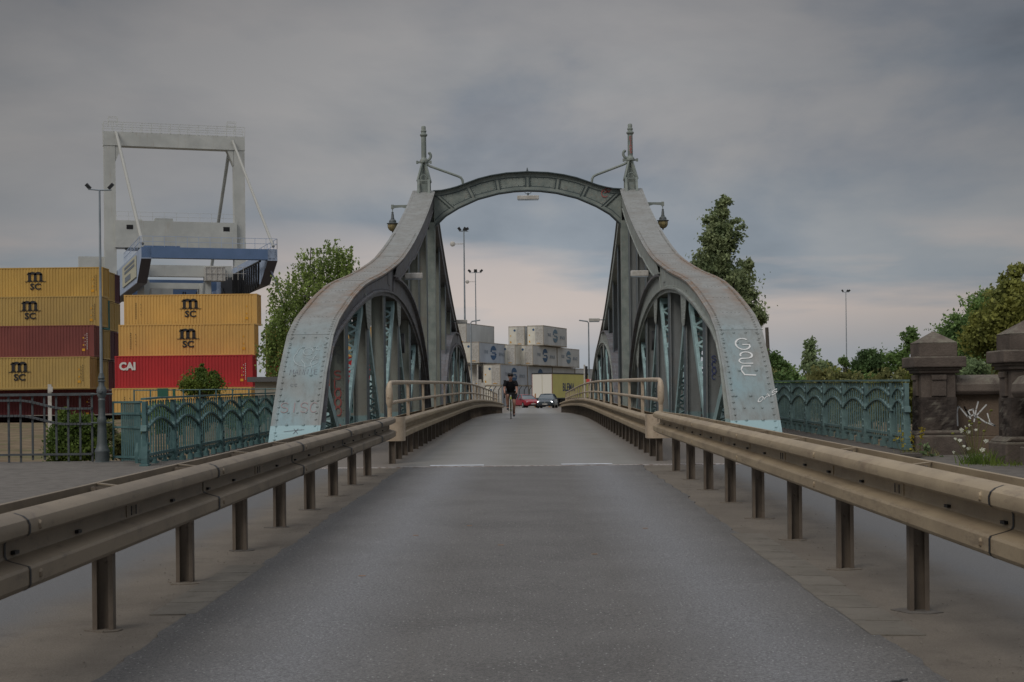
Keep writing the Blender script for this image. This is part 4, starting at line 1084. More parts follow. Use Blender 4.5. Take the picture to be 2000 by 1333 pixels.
    if not reefer and logo is not None:
        mb = MB()
        for zz, hh in ((1.7, .13), (1.05, .12), (.62, .22)): mb.cbox((L/2 - .95, yf - .004, zz), (.26 if zz < 1 else .12, .02, hh))
        lb(mb, 'sticker', M['sticker'], root)
        mb = MB(); tm = M['logo_black'] if colr in ('yellow', 'ochre', 'orange') else M['logo_white']
        for i in range(9):
            mb.cbox((-L/2 + 1.1 if colr == 'orange' else L/2 - .62, yf - .004, .7 + i * .17), (.05, .02, .10)); 
            if i % 2: mb.cbox((-L/2 + 1.55 if colr == 'orange' else L/2 - .8, yf - .004, .9 + i * .15), (.05, .02, .07))
        lb(mb, 'markings', tm, root)
    return root
GL1 = 'left stack of containers beyond the grey fence'; GL2 = 'middle stack of containers behind the teal railing'
def front(pxr, Y, z0, **k):
    "long side faces the camera; pxr is the photo x of its right front corner"
    p = at(pxr, 700, Y); return container(p.x - 6.095, Y + 1.22, z0, 0, **k)
ZL = -.25
rows = [(190, 144, 'darkred', 'x', 'dark red container at the bottom of the left stack'),
        (175, 141.5, 'ochre', 'msc', 'dull yellow container with black lettering, directly below the maroon one'),
        (184, 143.5, 'maroon', 'x', 'maroon container in the middle of the left stack'),
        (199, 147.5, 'ochre', 'msc', 'dull yellow container with black lettering, directly above the maroon one'),
        (202, 150, 'yellow', 'msc', 'topmost yellow container with black lettering on the left stack')]
lgx = {1: -3.55 + .1, 3: -1.40, 4: -.55}
for i, (px, Y, co, lg, lab) in enumerate(rows):
    p = at(px, 700, Y); rx_ = p.x
    lxx = {0: 0, 1: at(38, 700, Y).x - (rx_ - 6.095), 2: 0, 3: at(60, 700, Y).x - (rx_ - 6.095), 4: at(71, 700, Y).x - (rx_ - 6.095)}[i]
    front(px, Y, ZL + 2.9 * i, colr=co, logo=lg if lg == 'msc' else 'x', lx=lxx, label=lab, group=GL1)
# containers standing behind the first row; their ends show at the right
back = {0: ['darkred', 'plum'], 1: ['ochre', 'darkred', 'darkred'], 2: ['ochre', 'plum', 'darkred'], 3: ['green', 'ochre', 'ochre'], 4: ['yellow', 'ochre', 'plum']}
ordn = ['second', 'third', 'fourth']; rown = ['bottom', 'second', 'third', 'fourth', 'top']; cn = {'darkred': 'dark red', 'plum': 'plum coloured', 'ochre': 'dull yellow', 'green': 'sea green', 'yellow': 'yellow'}
for i, cols in back.items():
    for j, co in enumerate(cols):
        Y = 152.8 + 2.62 * j
        front(203 + 10.5 * j - (4 if i < 2 else 0), Y, ZL + 2.9 * i, colr=co, label='%s container showing only its end, %s row of left stack, %s from front' % (cn[co], rown[i], ordn[j]), group='containers behind the left stack')
r2 = [(490, 139, -.25, 'orange', 'x', 0, 'warm yellow container at the bottom of the middle stack, under the bright red one'),
      (493, 140.5, 2.62, 'red', 'cai', -4.6, 'bright red container with white lettering at its left end'),
      (497, 142.6, 5.49, 'orange', 'msc', 0, 'warm yellow container with black lettering directly on top of the bright red one'),
      (503, 145.5, 8.36, 'orange', 'msc', 0, 'warm yellow container with black lettering, topmost of the middle stack')]
for i, (px, Y, z0, co, lg, lx, lab) in enumerate(r2):
    p = at(px, 700, Y)
    if lg == 'msc': lx = at(368 if i == 2 else 373, 700, Y).x - (p.x - 6.095)
    if lg == 'cai': lx = at(249, 700, Y).x - (p.x - 6.095)
    front(px, Y, z0, colr=co, logo=lg, lx=lx, label=lab, group=GL2)
for i, (px, Y, z0, co, lab) in enumerate([(770, 172, -.3, 'red', 'red container at ground level behind the birch'), (770, 172, 2.6, 'red', 'red container under the orange yellow one behind the birch'), (770, 172, 5.5, 'orange', 'orange yellow container behind the birch, above the red one')]):
    container(-17.5, 153.2, z0, 0, colr=co, logo='x' , label=lab, group='containers behind the birch')
# white reefers straight ahead
PHI = R(72.0)
def reef(px, Y, z0, label, logo='s', co='bluegrey', lx=0, H=2.90):
    "px: photo x of the near vertical corner between end face and long side"
    p = at(px, 760, Y)
    # local frame: end face at -L/2; long side with logo at -W/2; near corner = (-L/2, -W/2)
    a = PHI; ux = Vector((math.cos(a), math.sin(a))); uy = Vector((-math.sin(a), math.cos(a)))
    c = Vector((p.x, Y)) + ux * 6.095 + uy * 1.22
    return container(c.x, c.y, z0, a, co, label, 'white refrigerated containers at the far end of the road', logo=logo, lx=lx, ends=False, reefer=True, H=H, framecol=M['rustframe'])
stepv = (math.cos(PHI) * 12.4, math.sin(PHI) * 12.4)
def chain(px, Y, z0, n, labs, **k):
    x0 = at(px, 760, Y).x
    for i in range(n):
        X = x0 + stepv[0] * i; YY = Y + stepv[1] * i
        px_ = 1000 + X / YY * F + 0
        reef(px_ + TH * (780 - 760) * 0 + 1.5, YY, z0, labs[i][0], *labs[i][1:], **k)
chain(977, 214, 3.12, 4, [('blue grey refrigerated container with dark blue oval sign behind the cyclist', 's'), ('blue grey refrigerated container with dark blue oval sign partly hidden by the lorry trailer', 's'), ('plain white container low at the back above the lorry trailer', None, 'white'), ('plain white container at the far right of the row above the lorry', None, 'white')])
chain(979, 214, .25, 3, [('white refrigerated container on the ground behind the cyclist', None), ('grey container on the ground beside the lorry trailer', None, 'white'), ('white container on the ground hidden behind the lorry trailer', None, 'white')])
chain(1041, 226, 6.06, 2, [('pale refrigerated container with dark blue oval sign in the second row from the top', 's', 'white'), ('pale refrigerated container with faded blue oval sign at the right end of the second row', 's2', 'white')])
chain(1062, 229, 9.0, 1, [('topmost pale refrigerated container with blue oval sign, right of the bare end faces', 's2', 'white')])
reef(1025.5, 231, 9.0, 'topmost cream container seen end on, left of the one with the blue oval sign', None, 'white')
reef(1007, 224, 6.1, 'cream container end peeping out in the second row from the top', None, 'cream')
chain(936, 214, 6.18, 1, [('blue grey refrigerated container with dark blue oval sign beside the left street lamp', 's')])
reef(912, 222, 9.10, 'plain grey white container on top of the group beside the left street lamp', None, 'white')
reef(941, 216, 3.15, 'cream container end left of the one with the oval sign behind the cyclist', None, 'cream')
reef(941, 218, .2, 'pale container on the ground left of the cyclist', None, 'white')
reef(900, 219, 3.1, 'white container end glimpsed beside the far left arch', None, 'white'); reef(900, 220, 6.1, 'white container end beside the far left arch, one higher', None, 'white')

# ------------------------------------------------------------ gantry crane
M['crane_grey'] = mat('crane_grey', (.50, .515, .49), .55, 0, (.42, .435, .415), .4, spec=.3, extra=lambda H, c: H['mix'](mth(H, 'MULTIPLY', H['rmp'](H['noise'](.5, 9, (2.4, 2.4, .16), .75), .58, .70), .55), c, (.26, .16, .07)))
M['crane_blue'] = mat('crane_blue', (.115, .185, .33), .5, 0, (.10, .165, .29), .5)
M['crane_pale'] = mat('crane_pale_blue', (.36, .44, .58), .5, 0, (.31, .38, .50), .4)
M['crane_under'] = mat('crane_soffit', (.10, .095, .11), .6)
ca = R(18.5); AX = Vector((math.cos(ca), math.sin(ca), 0)); BX = Vector((-math.sin(ca), math.cos(ca), 0))
CC = Vector((-42.85, 202.8, 0))
M['stay'] = mat('stay_grey', (.36, .36, .33), .6)
crane = thing('gantry_crane', 'tall grey container gantry crane with a blue boom frame', 'crane', (CC.x, CC.y, 0))
def Q(a, b, z): return CC + AX * a + BX * b + Vector((0, 0, z))
def qbox(mb, a0, a1, b0, b1, z0, z1):
    p = [Q(a, b, z) for z in (z0, z1) for a, b in ((a0, b0), (a1, b0), (a1, b1), (a0, b1))]
    mb.add(p, [(0,3,2,1),(4,5,6,7),(0,1,5,4),(1,2,6,5),(2,3,7,6),(3,0,4,7)])
G_ = M["crane_grey"]; gw = 8.85
for sx in (-1, 1):
    mb = MB(); a0, a1 = (-gw, -gw + 1.45) if sx < 0 else (gw - 1.45, gw)
    qbox(mb, a0, a1, -.8, .8, -.3, 22.0); qbox(mb, a0 + .05, a1 - .03, -.75, .75, 22.0, 33.8)
    mb.build('leg', G_, crane)
    mb = MB(); qbox(mb, a0, a1, 14, 15.6, -.3, 20); mb.build('rear_leg', G_, crane)
    k_ = 1 if sx < 0 else -1; xi = -gw + 1.45 if sx < 0 else gw - 1.45
    mb = MB(); mb.plate([(xi, 33.9), (xi + k_ * .9, 33.9), (xi, 31.8)], -.7, .7, lambda u, a, b: Q(a, u, b)); mb.build('knee_plate', G_, crane)
mb = MB(); qbox(mb, -gw, gw, -.82, .82, 33.75, 35.5); mb.build('top_beam', G_, crane)
mb = MB(); qbox(mb, -7.6, 7.65, -1.3, 1.4, 20.9, 24.3); qbox(mb, -2.6, -.4, -1.0, 1, 24.3, 24.7); qbox(mb, -4.9, -4.2, -.6, .4, 24.3, 24.55); mb.build('cross_girder', G_, crane)
mb = MB()
for a in (-6.2, 5.9): qbox(mb, a, a + .8, -1.33, -1.2, 23.2, 23.75)
mb.build('window', M['black'], crane)
mb = MB()
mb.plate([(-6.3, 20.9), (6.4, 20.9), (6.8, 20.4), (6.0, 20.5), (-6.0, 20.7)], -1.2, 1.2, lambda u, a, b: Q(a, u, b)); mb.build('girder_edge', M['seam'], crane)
def rail(mb, p0, p1, h=1.15, n=10, r=.035, mid=True):
    p0 = Vector(p0); p1 = Vector(p1); Z = Vector((0, 0, 1))
    for f in ([1, .5] if mid else [1]): mb.tube([p0 + Z * h * f, p1 + Z * h * f], r, 4)
    for i in range(n + 1):
        p = p0.lerp(p1, i / n); mb.tube([p, p + Z * h], r, 4)
mb = MB(); rail(mb, Q(-gw, -.85, 35.5), Q(gw, -.85, 35.5), 1.2, 15); rail(mb, Q(-gw, .85, 35.5), Q(gw, .85, 35.5), 1.2, 15)
for a in (-7.6, 7.3): 
    rail(mb, Q(a - .55, 0, 36.4), Q(a + .55, 0, 36.4), 1.1, 1); rail(mb, Q(a - .55, 1.0, 36.4), Q(a + .55, 1.0, 36.4), 1.1, 1)
mb.build('walkway_rail', G_, crane)
mb = MB(); rail(mb, Q(-7.4, -1.2, 24.3), Q(7.4, -1.2, 24.3), 1.1, 10, .02); mb.build('walkway_rail', G_, crane)
FB = -31.5
mb = MB(); mb.tube([Q(-7.3, -.8, 35.4), Q(-7.15, FB - .2, 18.4)], .19, 8); mb.build('stay', M['stay'], crane, smooth=True)
mb = MB(); mb.tube([Q(7.3, -.8, 34.9), Q(7.0, FB, 18.4)], .16, 8); mb.build('stay', M['stay'], crane, smooth=True)
mb = MB(); mb.tube([Q(7.1, 1, 34), Q(6.6, 15, 20)], .22, 8); mb.build('stay', G_, crane, smooth=True)
# boom frame
mb = MB(); qbox(mb, -7.3, 7.3, FB - .6, FB + .6, 16.9, 18.05); qbox(mb, -7.0, -3.2, FB - .5, FB + .4, 18.05, 18.2); mb.build('boom_crossbeam', M['crane_blue'], crane)
for sx in (-1, 1):
    mb = MB(); a0, a1 = (-7.35, -6.25) if sx < 0 else (6.25, 7.35)
    poly = [(FB - .6, 18.0), (FB - .6, 16.8), (FB + 4.5, 14.6), (34, 14.6), (34, 18.0)]
    mb.plate(poly, a0 + .02, a1 - .02, lambda u, a, b: Q(u, a, b)); mb.build('boom_girder', M['crane_pale'], crane)
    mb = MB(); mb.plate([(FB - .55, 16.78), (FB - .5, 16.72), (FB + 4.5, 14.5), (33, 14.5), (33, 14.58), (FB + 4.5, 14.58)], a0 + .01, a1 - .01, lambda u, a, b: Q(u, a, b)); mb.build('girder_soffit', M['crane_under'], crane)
mb = MB(); qbox(mb, -7.3, 7.3, 8, 9.2, 14.7, 17.6); mb.build('rear_crossbeam', M['crane_blue'], crane)
mb = MB()
rail(mb, Q(-7.3, FB - .6, 18.05), Q(7.3, FB - .6, 18.05), 1.15, 12); rail(mb, Q(7.3, FB - .6, 18.05), Q(7.3, FB + 16, 18.05), 1.15, 8); rail(mb, Q(-7.4, FB - .6, 18.05), Q(-7.4, FB + 20, 18.05), 1.15, 12)
mb.build('boom_rail', M['crane_pale'], crane)
mb = MB(); qbox(mb, -7.46, -7.37, FB + 4.6, FB + 22, 15.2, 17.6); mb.build('sign', mat('sign_cream', (.48, .47, .36), .6), crane)
mb = MB()
def sgn(a, b, c): return Q(-7.48, FB + 21.0 - a, 16.3 + b)
for z_, n_ in ((17.0, 9), (16.5, 9)):
    for k in range(n_): qbox(mb, -7.50, -7.47, FB + 6.0 + k * 1.45, FB + 6.0 + k * 1.45 + 1.05, z_, z_ + .30)
qbox(mb, -7.50, -7.47, FB + 11.0, FB + 18.0, 15.5, 16.1)
mb.build('sign_lettering', M['logo_grey'], crane)
# trolley, cab, hoist frames between the girders
mb = MB(); qbox(mb, -5.8, 4.2, FB + 12, FB + 13.2, 15.9, 17.2); qbox(mb, -5.2, 2.2, FB + 18, FB + 19, 14.9, 15.6); qbox(mb, -5.4, 2.6, FB + 22, FB + 23, 13.9, 14.3)
qbox(mb, -5.9, -5.3, FB + 11.5, FB + 20, 12.2, 15.4); qbox(mb, 1.2, 1.8, FB + 12, FB + 20, 11.2, 15.4); mb.build('trolley', G_, crane)
mb = MB(); qbox(mb, 1.0, 3.3, FB + 11, FB + 12.8, 15.4, 17.0); rail(mb, Q(1, FB + 10.9, 15.5), Q(6, FB + 10.9, 15.5), 1.5, 8); mb.build('winch_cage', M['whitem'], crane)
mb = MB(); qbox(mb, -6.2, -2.6, FB + 8, FB + 11, 10.2, 12.7); qbox(mb, -2.6, 5.0, FB + 9, FB + 9.8, 12.2, 12.8); qbox(mb, -5.4, -3.0, FB + 8.4, FB + 10.6, 12.7, 14.2); mb.build('cab', G_, crane)
mb = MB(); qbox(mb, -4.6, -2.8, FB + 7.95, FB + 8.0, 11.2, 12.3); mb.build('cab_window', M['black'], crane)
mb = MB()
for i, t in enumerate(np.linspace(0, 1, 15)):
    b0 = FB + 2.5 + 22 * t; wd = .55 + .8 * (1 - t); dp = 2.6 + 1.2 * t
    aa = 5.6
    pts = [Q(aa, b0 - wd * .7 + 2 * wd * .7 * k / 10, 16.7 - 1.4 * t * 0 - dp * (1 - (2 * k / 10 - 1) ** 4)) for k in range(11)]
    mb.tube(pts, .11, 5)
mb.tube([Q(5.6, FB + .5, 16.8), Q(5.6, FB + 28, 16.8)], .13, 5)
mb.build('festoon_cable', M['black'], crane)
mb = MB(); qbox(mb, 4.9, 5.6, FB + 16.5, FB + 26, 11.8, 16.6); mb.build('cable_bundle', M['black'], crane)
mb = MB()
for a, b in ((-1.3, FB + 18.8), (.3, FB + 18.8), (3.9, FB + 12)):
    mb.tube([Q(a - .7 + 1.4 * k / 8, b, 14.6 - 2.3 * (1 - (2 * k / 8 - 1) ** 2)) for k in range(9)], .07, 5)
mb.build('hanging_cable', M['black'], crane)
mb = MB()
for a in (-6.2, -5.0): mb.tube([Q(a, FB + 24, 15), Q(a, FB + 24, 4)], .12, 5)
mb.tube([Q(6.9, FB + 1.5, 16), Q(7.6, FB + 2, 14.6), Q(8.2, FB + 2, 13), Q(8.3, FB + 2, 10)], .10, 5); mb.tube([Q(8.7, FB + 2, 15), Q(9.1, FB + 2, 13.4), Q(8.6, FB + 2, 11)], .06, 5)
for i in range(12): mb.tube([Q(3.2 + .02 * i, FB + 14 + i * 1.2, 13.2), Q(3.2, FB + 14 + i * 1.2, 14.8)], .04, 4)
mb.build('ladder', M['crane_pale'], crane)
mb = MB(); qbox(mb, -gw - 3.1, -gw, .2, 1.6, 18.3, 19.8); qbox(mb, -gw - 3.1, -gw - 2.2, .2, 1.6, 14, 18.3); mb.build('side_beam', G_, crane)

# ------------------------------------------------------------ lamps, masts, signals
def flood(name, label, px, pt, Y, heads, base_z, group, dish=False, r=.13, hs=1.0):
    t = at(px, pt, Y); root = thing(name, label, 'light mast', (t.x, t.y, base_z), group)
    mb = MB(); mb.tube([(t.x, t.y, base_z), t], r * 1.5, 8, r * .7); mb.build('pole', M['galv'], root, smooth=True)
    mb = MB(); a = max(abs(h[0]) for h in heads)
    mb.tube([(t.x - a, t.y, t.z), (t.x + a, t.y, t.z)], r * .55, 6); mb.build('crossbar', M['galv'], root)
    for dx, tilt in heads:
        mb = MB(); c = Vector((t.x + dx, t.y, t.z + .45 * hs)); v = Vector((math.sin(tilt), -.25, math.cos(tilt))).normalized() * .42 * hs
        mb.beam(c - v, c + v, .55 * hs, .22 * hs, (0, 1, .2)); mb.tube([(t.x + dx, t.y, t.z), c], r * .5, 5); mb.build('floodlight', M['dark'], root)
    if dish:
        mb = MB(); mb.tube([(t.x - .1, t.y, t.z - dish), (t.x - 1.7, t.y, t.z - dish)], .06, 5); mb.sphere((t.x - 1.8, t.y - .1, t.z - dish), .42, 10, 8, (1, .4, 1)); mb.build('dish', M['whitem'], root)
flood('floodlight_mast', 'tall floodlight mast with dish seen through the portal, the taller of two', 906, 452, 250, ((-.7, -.6), (.1, .5), (.45, 1.2)), 0, 'floodlight masts of the container yard', 2.0, hs=.75)
flood('floodlight_mast', 'more distant floodlight mast with three heads seen through the portal', 928.5, 533, 350, ((-1.3, -.9), (-.1, .1), (.15, -.1), (1.3, .9)), 0, 'floodlight masts of the container yard', 2.0, hs=.85)
flood('floodlight_mast', 'slender distant floodlight mast above the trees on the right', 1652, 571, 430, ((-.9, -.7), (.45, .8), (.9, .9)), 0, 'floodlight masts of the container yard', hs=.8)
# near mast on a cast-iron column
b = at(200, 910, 26.6); t = at(194.5, 372, 26.6); root = thing('light_mast', 'slim light mast with two floodlights on an ornate iron column beside the grey fence', 'light mast', (b.x, b.y, b.z))
mb = MB(); mb.lathe([(.135, 0), (.135, .06), (.118, .07), (.118, .22), (.125, .235), (.125, .25), (.10, .30), (.085, .36), (.072, .62), (.068, .70), (.076, .715), (.076, .78), (.07, .80), (.055, .86), (.052, 1.08), (.06, 1.10), (.05, 1.13), (.07, 1.17), (.082, 1.24), (.075, 1.30), (.05, 1.34), (.045, 1.40), (.062, 1.415), (.062, 1.43), (.045, 1.44), (.058, 1.47), (.04, 1.52), (.036, 1.55)], b, 20)
mb.dome((b.x, b.y - .07, b.z + 1.24), (0, -1, 0), .045, .04, 10)
for zz in (.72, 1.20): mb.tube([(b.x - .18, b.y, b.z + zz - (.0)), (b.x + .18, b.y, b.z + zz)], .014, 6)
mb.build('column', M['ironlamp'], root, smooth=True)
mb = MB(); mb.tube([(b.x, b.y, b.z + 1.5), (b.x, b.y, b.z + 2.4), t], [.027, .024, .015], 10); mb.build('pole', M['galv'], root, smooth=True)
mb = MB(); mb.tube([t + Vector((-.19, 0, .02)), t, t + Vector((.20, 0, .0))], .012, 6); mb.build('crossbar', M['galv'], root)
for dx, rr_ in ((-.19, -.25), (.19, .3)):
    mb = MB(); c = t + Vector((dx, 0, .065)); v = Vector((rr_ * .16, -.012, .045)); mb.beam(c - v * .85, c + v * .85, .055, .038, (0, 1, .3)); mb.build('floodlight', M['dark'], root)
# street lamps at the far end
for px, sg, lab in ((919.5, 1, 'street lamp with flat head pointing right, beside the left traffic signal'), (1149.5, -1, 'street lamp with flat head pointing left, by the right end of the bridge')):
    t = at(px, 631, 121); root = thing('street_lamp', lab, 'street lamp', (t.x, t.y, zr(121)), 'street lamps at the far bridge end')
    mb = MB(); mb.tube([(t.x, t.y, zr(121)), (t.x, t.y, zr(121) + 1), t, t + Vector((sg * .12, 0, .12))], [.085, .07, .045, .04], 8); mb.build('pole', M['galv'], root, smooth=True)
    mb = MB(); mb.beam(t + Vector((sg * .05, 0, .10)), t + Vector((sg * .72, 0, .20)), .22, .09, (0, 0, 1)); mb.build('lamp_head', M['galv'], root, bevel=.02)
for px, Y, lab in ((933, 108, 'traffic signal with black back board left of the road, nearer the street lamp'), (1141.5, 110, 'traffic signal with narrow black head at the right end of the bridge')):
    t = at(px, 724, Y); root = thing('traffic_signal', lab, 'traffic light', (t.x, t.y, zr(Y)), 'traffic signals at the far bridge end')
    mb = MB(); mb.tube([(t.x, t.y, zr(Y)), (t.x, t.y, t.z + .4)], .055, 8); mb.build('pole', M['whitem'], root)
    mb = MB(); mb.cbox((t.x + .12, t.y + .1, t.z - .15), (.30 if px < 1000 else .2, .25, .9)); mb.build('signal_head', M['black'], root, bevel=.03)
    mb = MB()
    for k in range(3): mb.tube([(t.x + .12, t.y + .22, t.z + .15 - .29 * k), (t.x + .12, t.y + .34, t.z + .15 - .29 * k)], .10, 10)
    mb.build('visor', M['black'], root)
t = at(926, 745, 110); root = thing('sign_post', 'white signpost at the left end of the bridge', 'post', (t.x, t.y, zr(110)))
mb = MB(); mb.tube([(t.x, t.y, zr(110)), t], .12, 8); mb.build('post', M['whitem'], root)
mb = MB(); mb.cbox((t.x + .55, t.y, t.z - .8), (.35, .04, 1.4)); mb.build('panel', M['whitem'], root)
t = at(1153, 744, 116); root = thing('warning_board', 'small red and white warning board at the far right bridge end', 'sign', (t.x, t.y, zr(116)))
mb = MB(); mb.cbox(t, (.6, .03, .25)); mb.build('board', mat('sign_red', (.55, .06, .06), .5), root)
mb = MB(); mb.cbox(t + Vector((0, -.02, 0)), (.1, .02, .26)); mb.tube([(t.x, t.y + .05, t.z), (t.x, t.y + .05, zr(116))], .03, 6); mb.build('stripe_and_post', M['whitem'], root)
# timber pole and the curved lamp behind the right truss
t = at(1497.5, 640, 100); root = thing('timber_pole', 'dark timber pole rising behind the right foot of the bridge', 'pole', (t.x + .25, t.y, -.3))
mb = MB(); mb.tube([(t.x + .25, t.y, -.3), t], .14, 8, .11); mb.build('pole', mat('tarred_wood', (.07, .06, .05), .9, 0, (.1, .09, .075), 9), root, smooth=True)
mb = MB(); mb.beam((t.x + .02, t.y, 3.0), (t.x + .1, t.y, 1.2), .4, .3); mb.build('brace', M['dark'], root)
t = at(1515, 705, 110); root = thing('curved_lamp', 'thin curved street lamp behind the timber pole', 'street lamp', (t.x, t.y, -.2))
mb = MB(); mb.tube([(t.x, t.y, -.2), t, t + Vector((-.15, 0, .5)), t + Vector((-.5, 0, .85)), t + Vector((-.95, 0, .8))], .035, 6); mb.build('pole', M['galv'], root)
mb = MB(); mb.cbox(t + Vector((-1.05, 0, .78)), (.4, .15, .08)); mb.build('lamp_head', M['whitem'], root)
t = at(97, 751, 62); root = thing('marker_post', 'thin white marker post behind the grey fence', 'post', (t.x, t.y, -.3))
mb = MB(); mb.beam((t.x, t.y, -.3), t, .14, .05, (0, 1, 0)); mb.build('post', M['whitem'], root)
mb = MB(); mb.cbox(t + Vector((.06, -.03, -.2)), (.14, .02, .2)); mb.build('plate', M['whitem'], root)
# flat roofed hut
h = at(484, 737, 72); h2 = at(580, 737, 72); root = thing('hut', 'small cream hut with a flat roof beside the left end of the truss', 'hut', ((h.x + h2.x) / 2, 73.5, -.3))
mb = MB(); mb.box((h.x + .3, 72.1, -.4), (h2.x, 75, h.z - .2)); mb.build('wall', mat('cream_render', (.36, .34, .28), .85, 0, (.30, .28, .23), 1.2), root)
mb = MB(); mb.box((h.x, 71.8, h.z - .22), (h2.x + .3, 75.3, h.z)); mb.build('roof', mat('roof_edge', (.10, .10, .10), .8), root)
mb = MB(); mb.box((h.x + .75, 72.04, .7), (h.x + .95, 72.1, 1.2)); mb.build('vent', M['black'], root)
# mesh gate before the yard
g0 = at(262, 762, 60); root = thing('yard_fence', 'thin green mesh fence before the containers', 'fence', (g0.x, g0.y, -.3))
mb = MB()
for k in range(12): mb.tube([(g0.x + k * .62, 60, -.3), (g0.x + k * .62, 60, g0.z)], .03, 5)
for z in (g0.z - .02, .6): mb.tube([(g0.x, 60, z), (g0.x + 6.8, 60, z)], .02, 5)
mb.build('mesh_frame', M['teal'], root)
mb = MB(); p = at(318, 768, 59.9); mb.cbox(p, (.4, .05, .35)); p = at(340, 768, 59.9); mb.cbox(p, (.1, .05, .3)); mb.build('board', mat('board_green', (.02, .10, .07), .6), root)

# ------------------------------------------------------------ grey fence and corner railing on the left
root = thing('railing_fence', 'plain dark grey steel fence with two curved rails, left of the cast iron column', 'fence', at(90, 905, 26.7))
Yf = 26.7
def fz(py, px=100): return at(px, py, Yf).z
xl_, xr_ = at(-110, 800, Yf).x, at(179, 800, Yf).x
mb = MB(); mb.beam((xl_, Yf, fz(771)), (xr_ + .05, Yf, fz(771)), .07, .045); mb.build('top_rail', M['fencegrey'], root)
for (ya, yb) in ((782, 799), (812, 829)):
    mb = MB(); pts = []
    for i in range(41):
        px = -110 + 289 * i / 40
        t_ = min(1, max(0, (px - 35) / 95)); t_ = t_ * t_ * (3 - 2 * t_)
        pts.append((at(px, 800, Yf).x, Yf - .012, fz(ya + (yb - ya) * t_)))
    for p_, q_ in zip(pts, pts[1:]): mb.beam(p_, Vector(q_) + (Vector(q_) - Vector(p_)) * .1, .045, .036)
    mb.build('curved_rail', M['fencegrey'], root)
mb = MB(); mb.beam((xl_, Yf, fz(888)), (xr_, Yf, fz(888)), .03, .035); mb.build('bottom_rail', M['fencegrey'], root)
for k in range(13):
    px = 179 - 23.3 * k; x = at(px, 800, Yf).x; lo = fz(912 if k in (0, 2, 6, 7) or k > 7 else 899)
    mb = MB(); mb.box((x - .016, Yf + .012, lo - (.05 if k in (2, 6, 7) or k > 7 else 0)), (x + .016, Yf + .036, fz(772))); mb.build('bar', M['fencegrey'], root)
root = thing('corner_railing', 'narrow teal railing curving round the corner between the iron column and the walkway railing', 'railing', at(245, 905, 26.6))
mb = MB(); rr_ = 0
pth = [at(221, 800, 26.75), at(238, 800, 26.7), at(250, 800, 26.62), at(262, 800, 26.4), at(270, 800, 26.1), at(275, 800, 25.75)]
for zz in (1.12, .93, .70, .20):
    for p_, q_ in zip(pth, pth[1:]): mb.beam((p_.x, p_.y, .18 + zz), (q_.x, q_.y, .18 + zz), .05, .035)
mb.build('rails', M['teal'], root)
mb = MB()
for i in range(len(pth) - 1):
    n = 1 if i < 1 else 3
    for k in range(n):
        p = pth[i].lerp(pth[i + 1], k / n); mb.beam((p.x, p.y, .18 if i == 1 and k == 0 else .32), (p.x, p.y, 1.3), .025, .025, (0, 1, 0))
mb.build('bars', M['teal'], root)
mb = MB(); p = pth[4]; mb.lathe([(.10, 0), (.11, .08), (.06, .12), (.07, .3), (.04, .45)], (p.x, p.y, .18), 8); mb.build('foot', M['teal'], root)

# ------------------------------------------------------------ stone piers on the right
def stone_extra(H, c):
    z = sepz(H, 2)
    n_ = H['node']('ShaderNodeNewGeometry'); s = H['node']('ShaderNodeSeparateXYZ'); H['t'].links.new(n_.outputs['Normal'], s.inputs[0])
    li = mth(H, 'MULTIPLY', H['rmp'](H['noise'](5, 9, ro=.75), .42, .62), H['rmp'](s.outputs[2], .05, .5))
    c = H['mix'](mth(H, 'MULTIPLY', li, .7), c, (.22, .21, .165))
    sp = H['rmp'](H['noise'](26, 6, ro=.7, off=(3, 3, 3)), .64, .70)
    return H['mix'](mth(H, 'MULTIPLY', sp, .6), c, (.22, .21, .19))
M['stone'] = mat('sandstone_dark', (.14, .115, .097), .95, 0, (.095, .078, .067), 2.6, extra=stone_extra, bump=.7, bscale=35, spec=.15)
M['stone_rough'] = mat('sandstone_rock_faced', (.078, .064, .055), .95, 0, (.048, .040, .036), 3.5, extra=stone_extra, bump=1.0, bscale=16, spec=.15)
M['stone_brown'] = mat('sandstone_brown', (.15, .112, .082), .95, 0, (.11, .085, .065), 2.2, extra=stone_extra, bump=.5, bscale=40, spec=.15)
def rough_box(mb, a, b, n=10, amp=.03, seed=1):
    rr2 = random.Random(seed); (x0, y0, z0), (x1, y1, z1) = a, b
    from mathutils import noise as nz_
    def face(f):
        vs = []
        for j in range(n + 1):
            for i in range(n + 1):
                p = Vector(f(i / n, j / n)); k = nz_.noise(p * 5.0) * .6 + nz_.noise(p * 13) * .4
                c = Vector(((x0 + x1) / 2, (y0 + y1) / 2, p.z)); d = (p - c); d.z = 0
                edge = min(1, 4 * min(i / n, 1 - i / n)) if True else 1
                vs.append(p + d.normalized() * (k + .35) * amp * edge)
        mb.add(vs, [(j*(n+1)+i, j*(n+1)+i+1, (j+1)*(n+1)+i+1, (j+1)*(n+1)+i) for j in range(n) for i in range(n)])
    face(lambda u, v: (x0 + (x1-x0)*u, y0, z0 + (z1-z0)*v)); face(lambda u, v: (x1, y0 + (y1-y0)*u, z0 + (z1-z0)*v))
    face(lambda u, v: (x1 - (x1-x0)*u, y1, z0 + (z1-z0)*v)); face(lambda u, v: (x0, y1 - (y1-y0)*u, z0 + (z1-z0)*v))
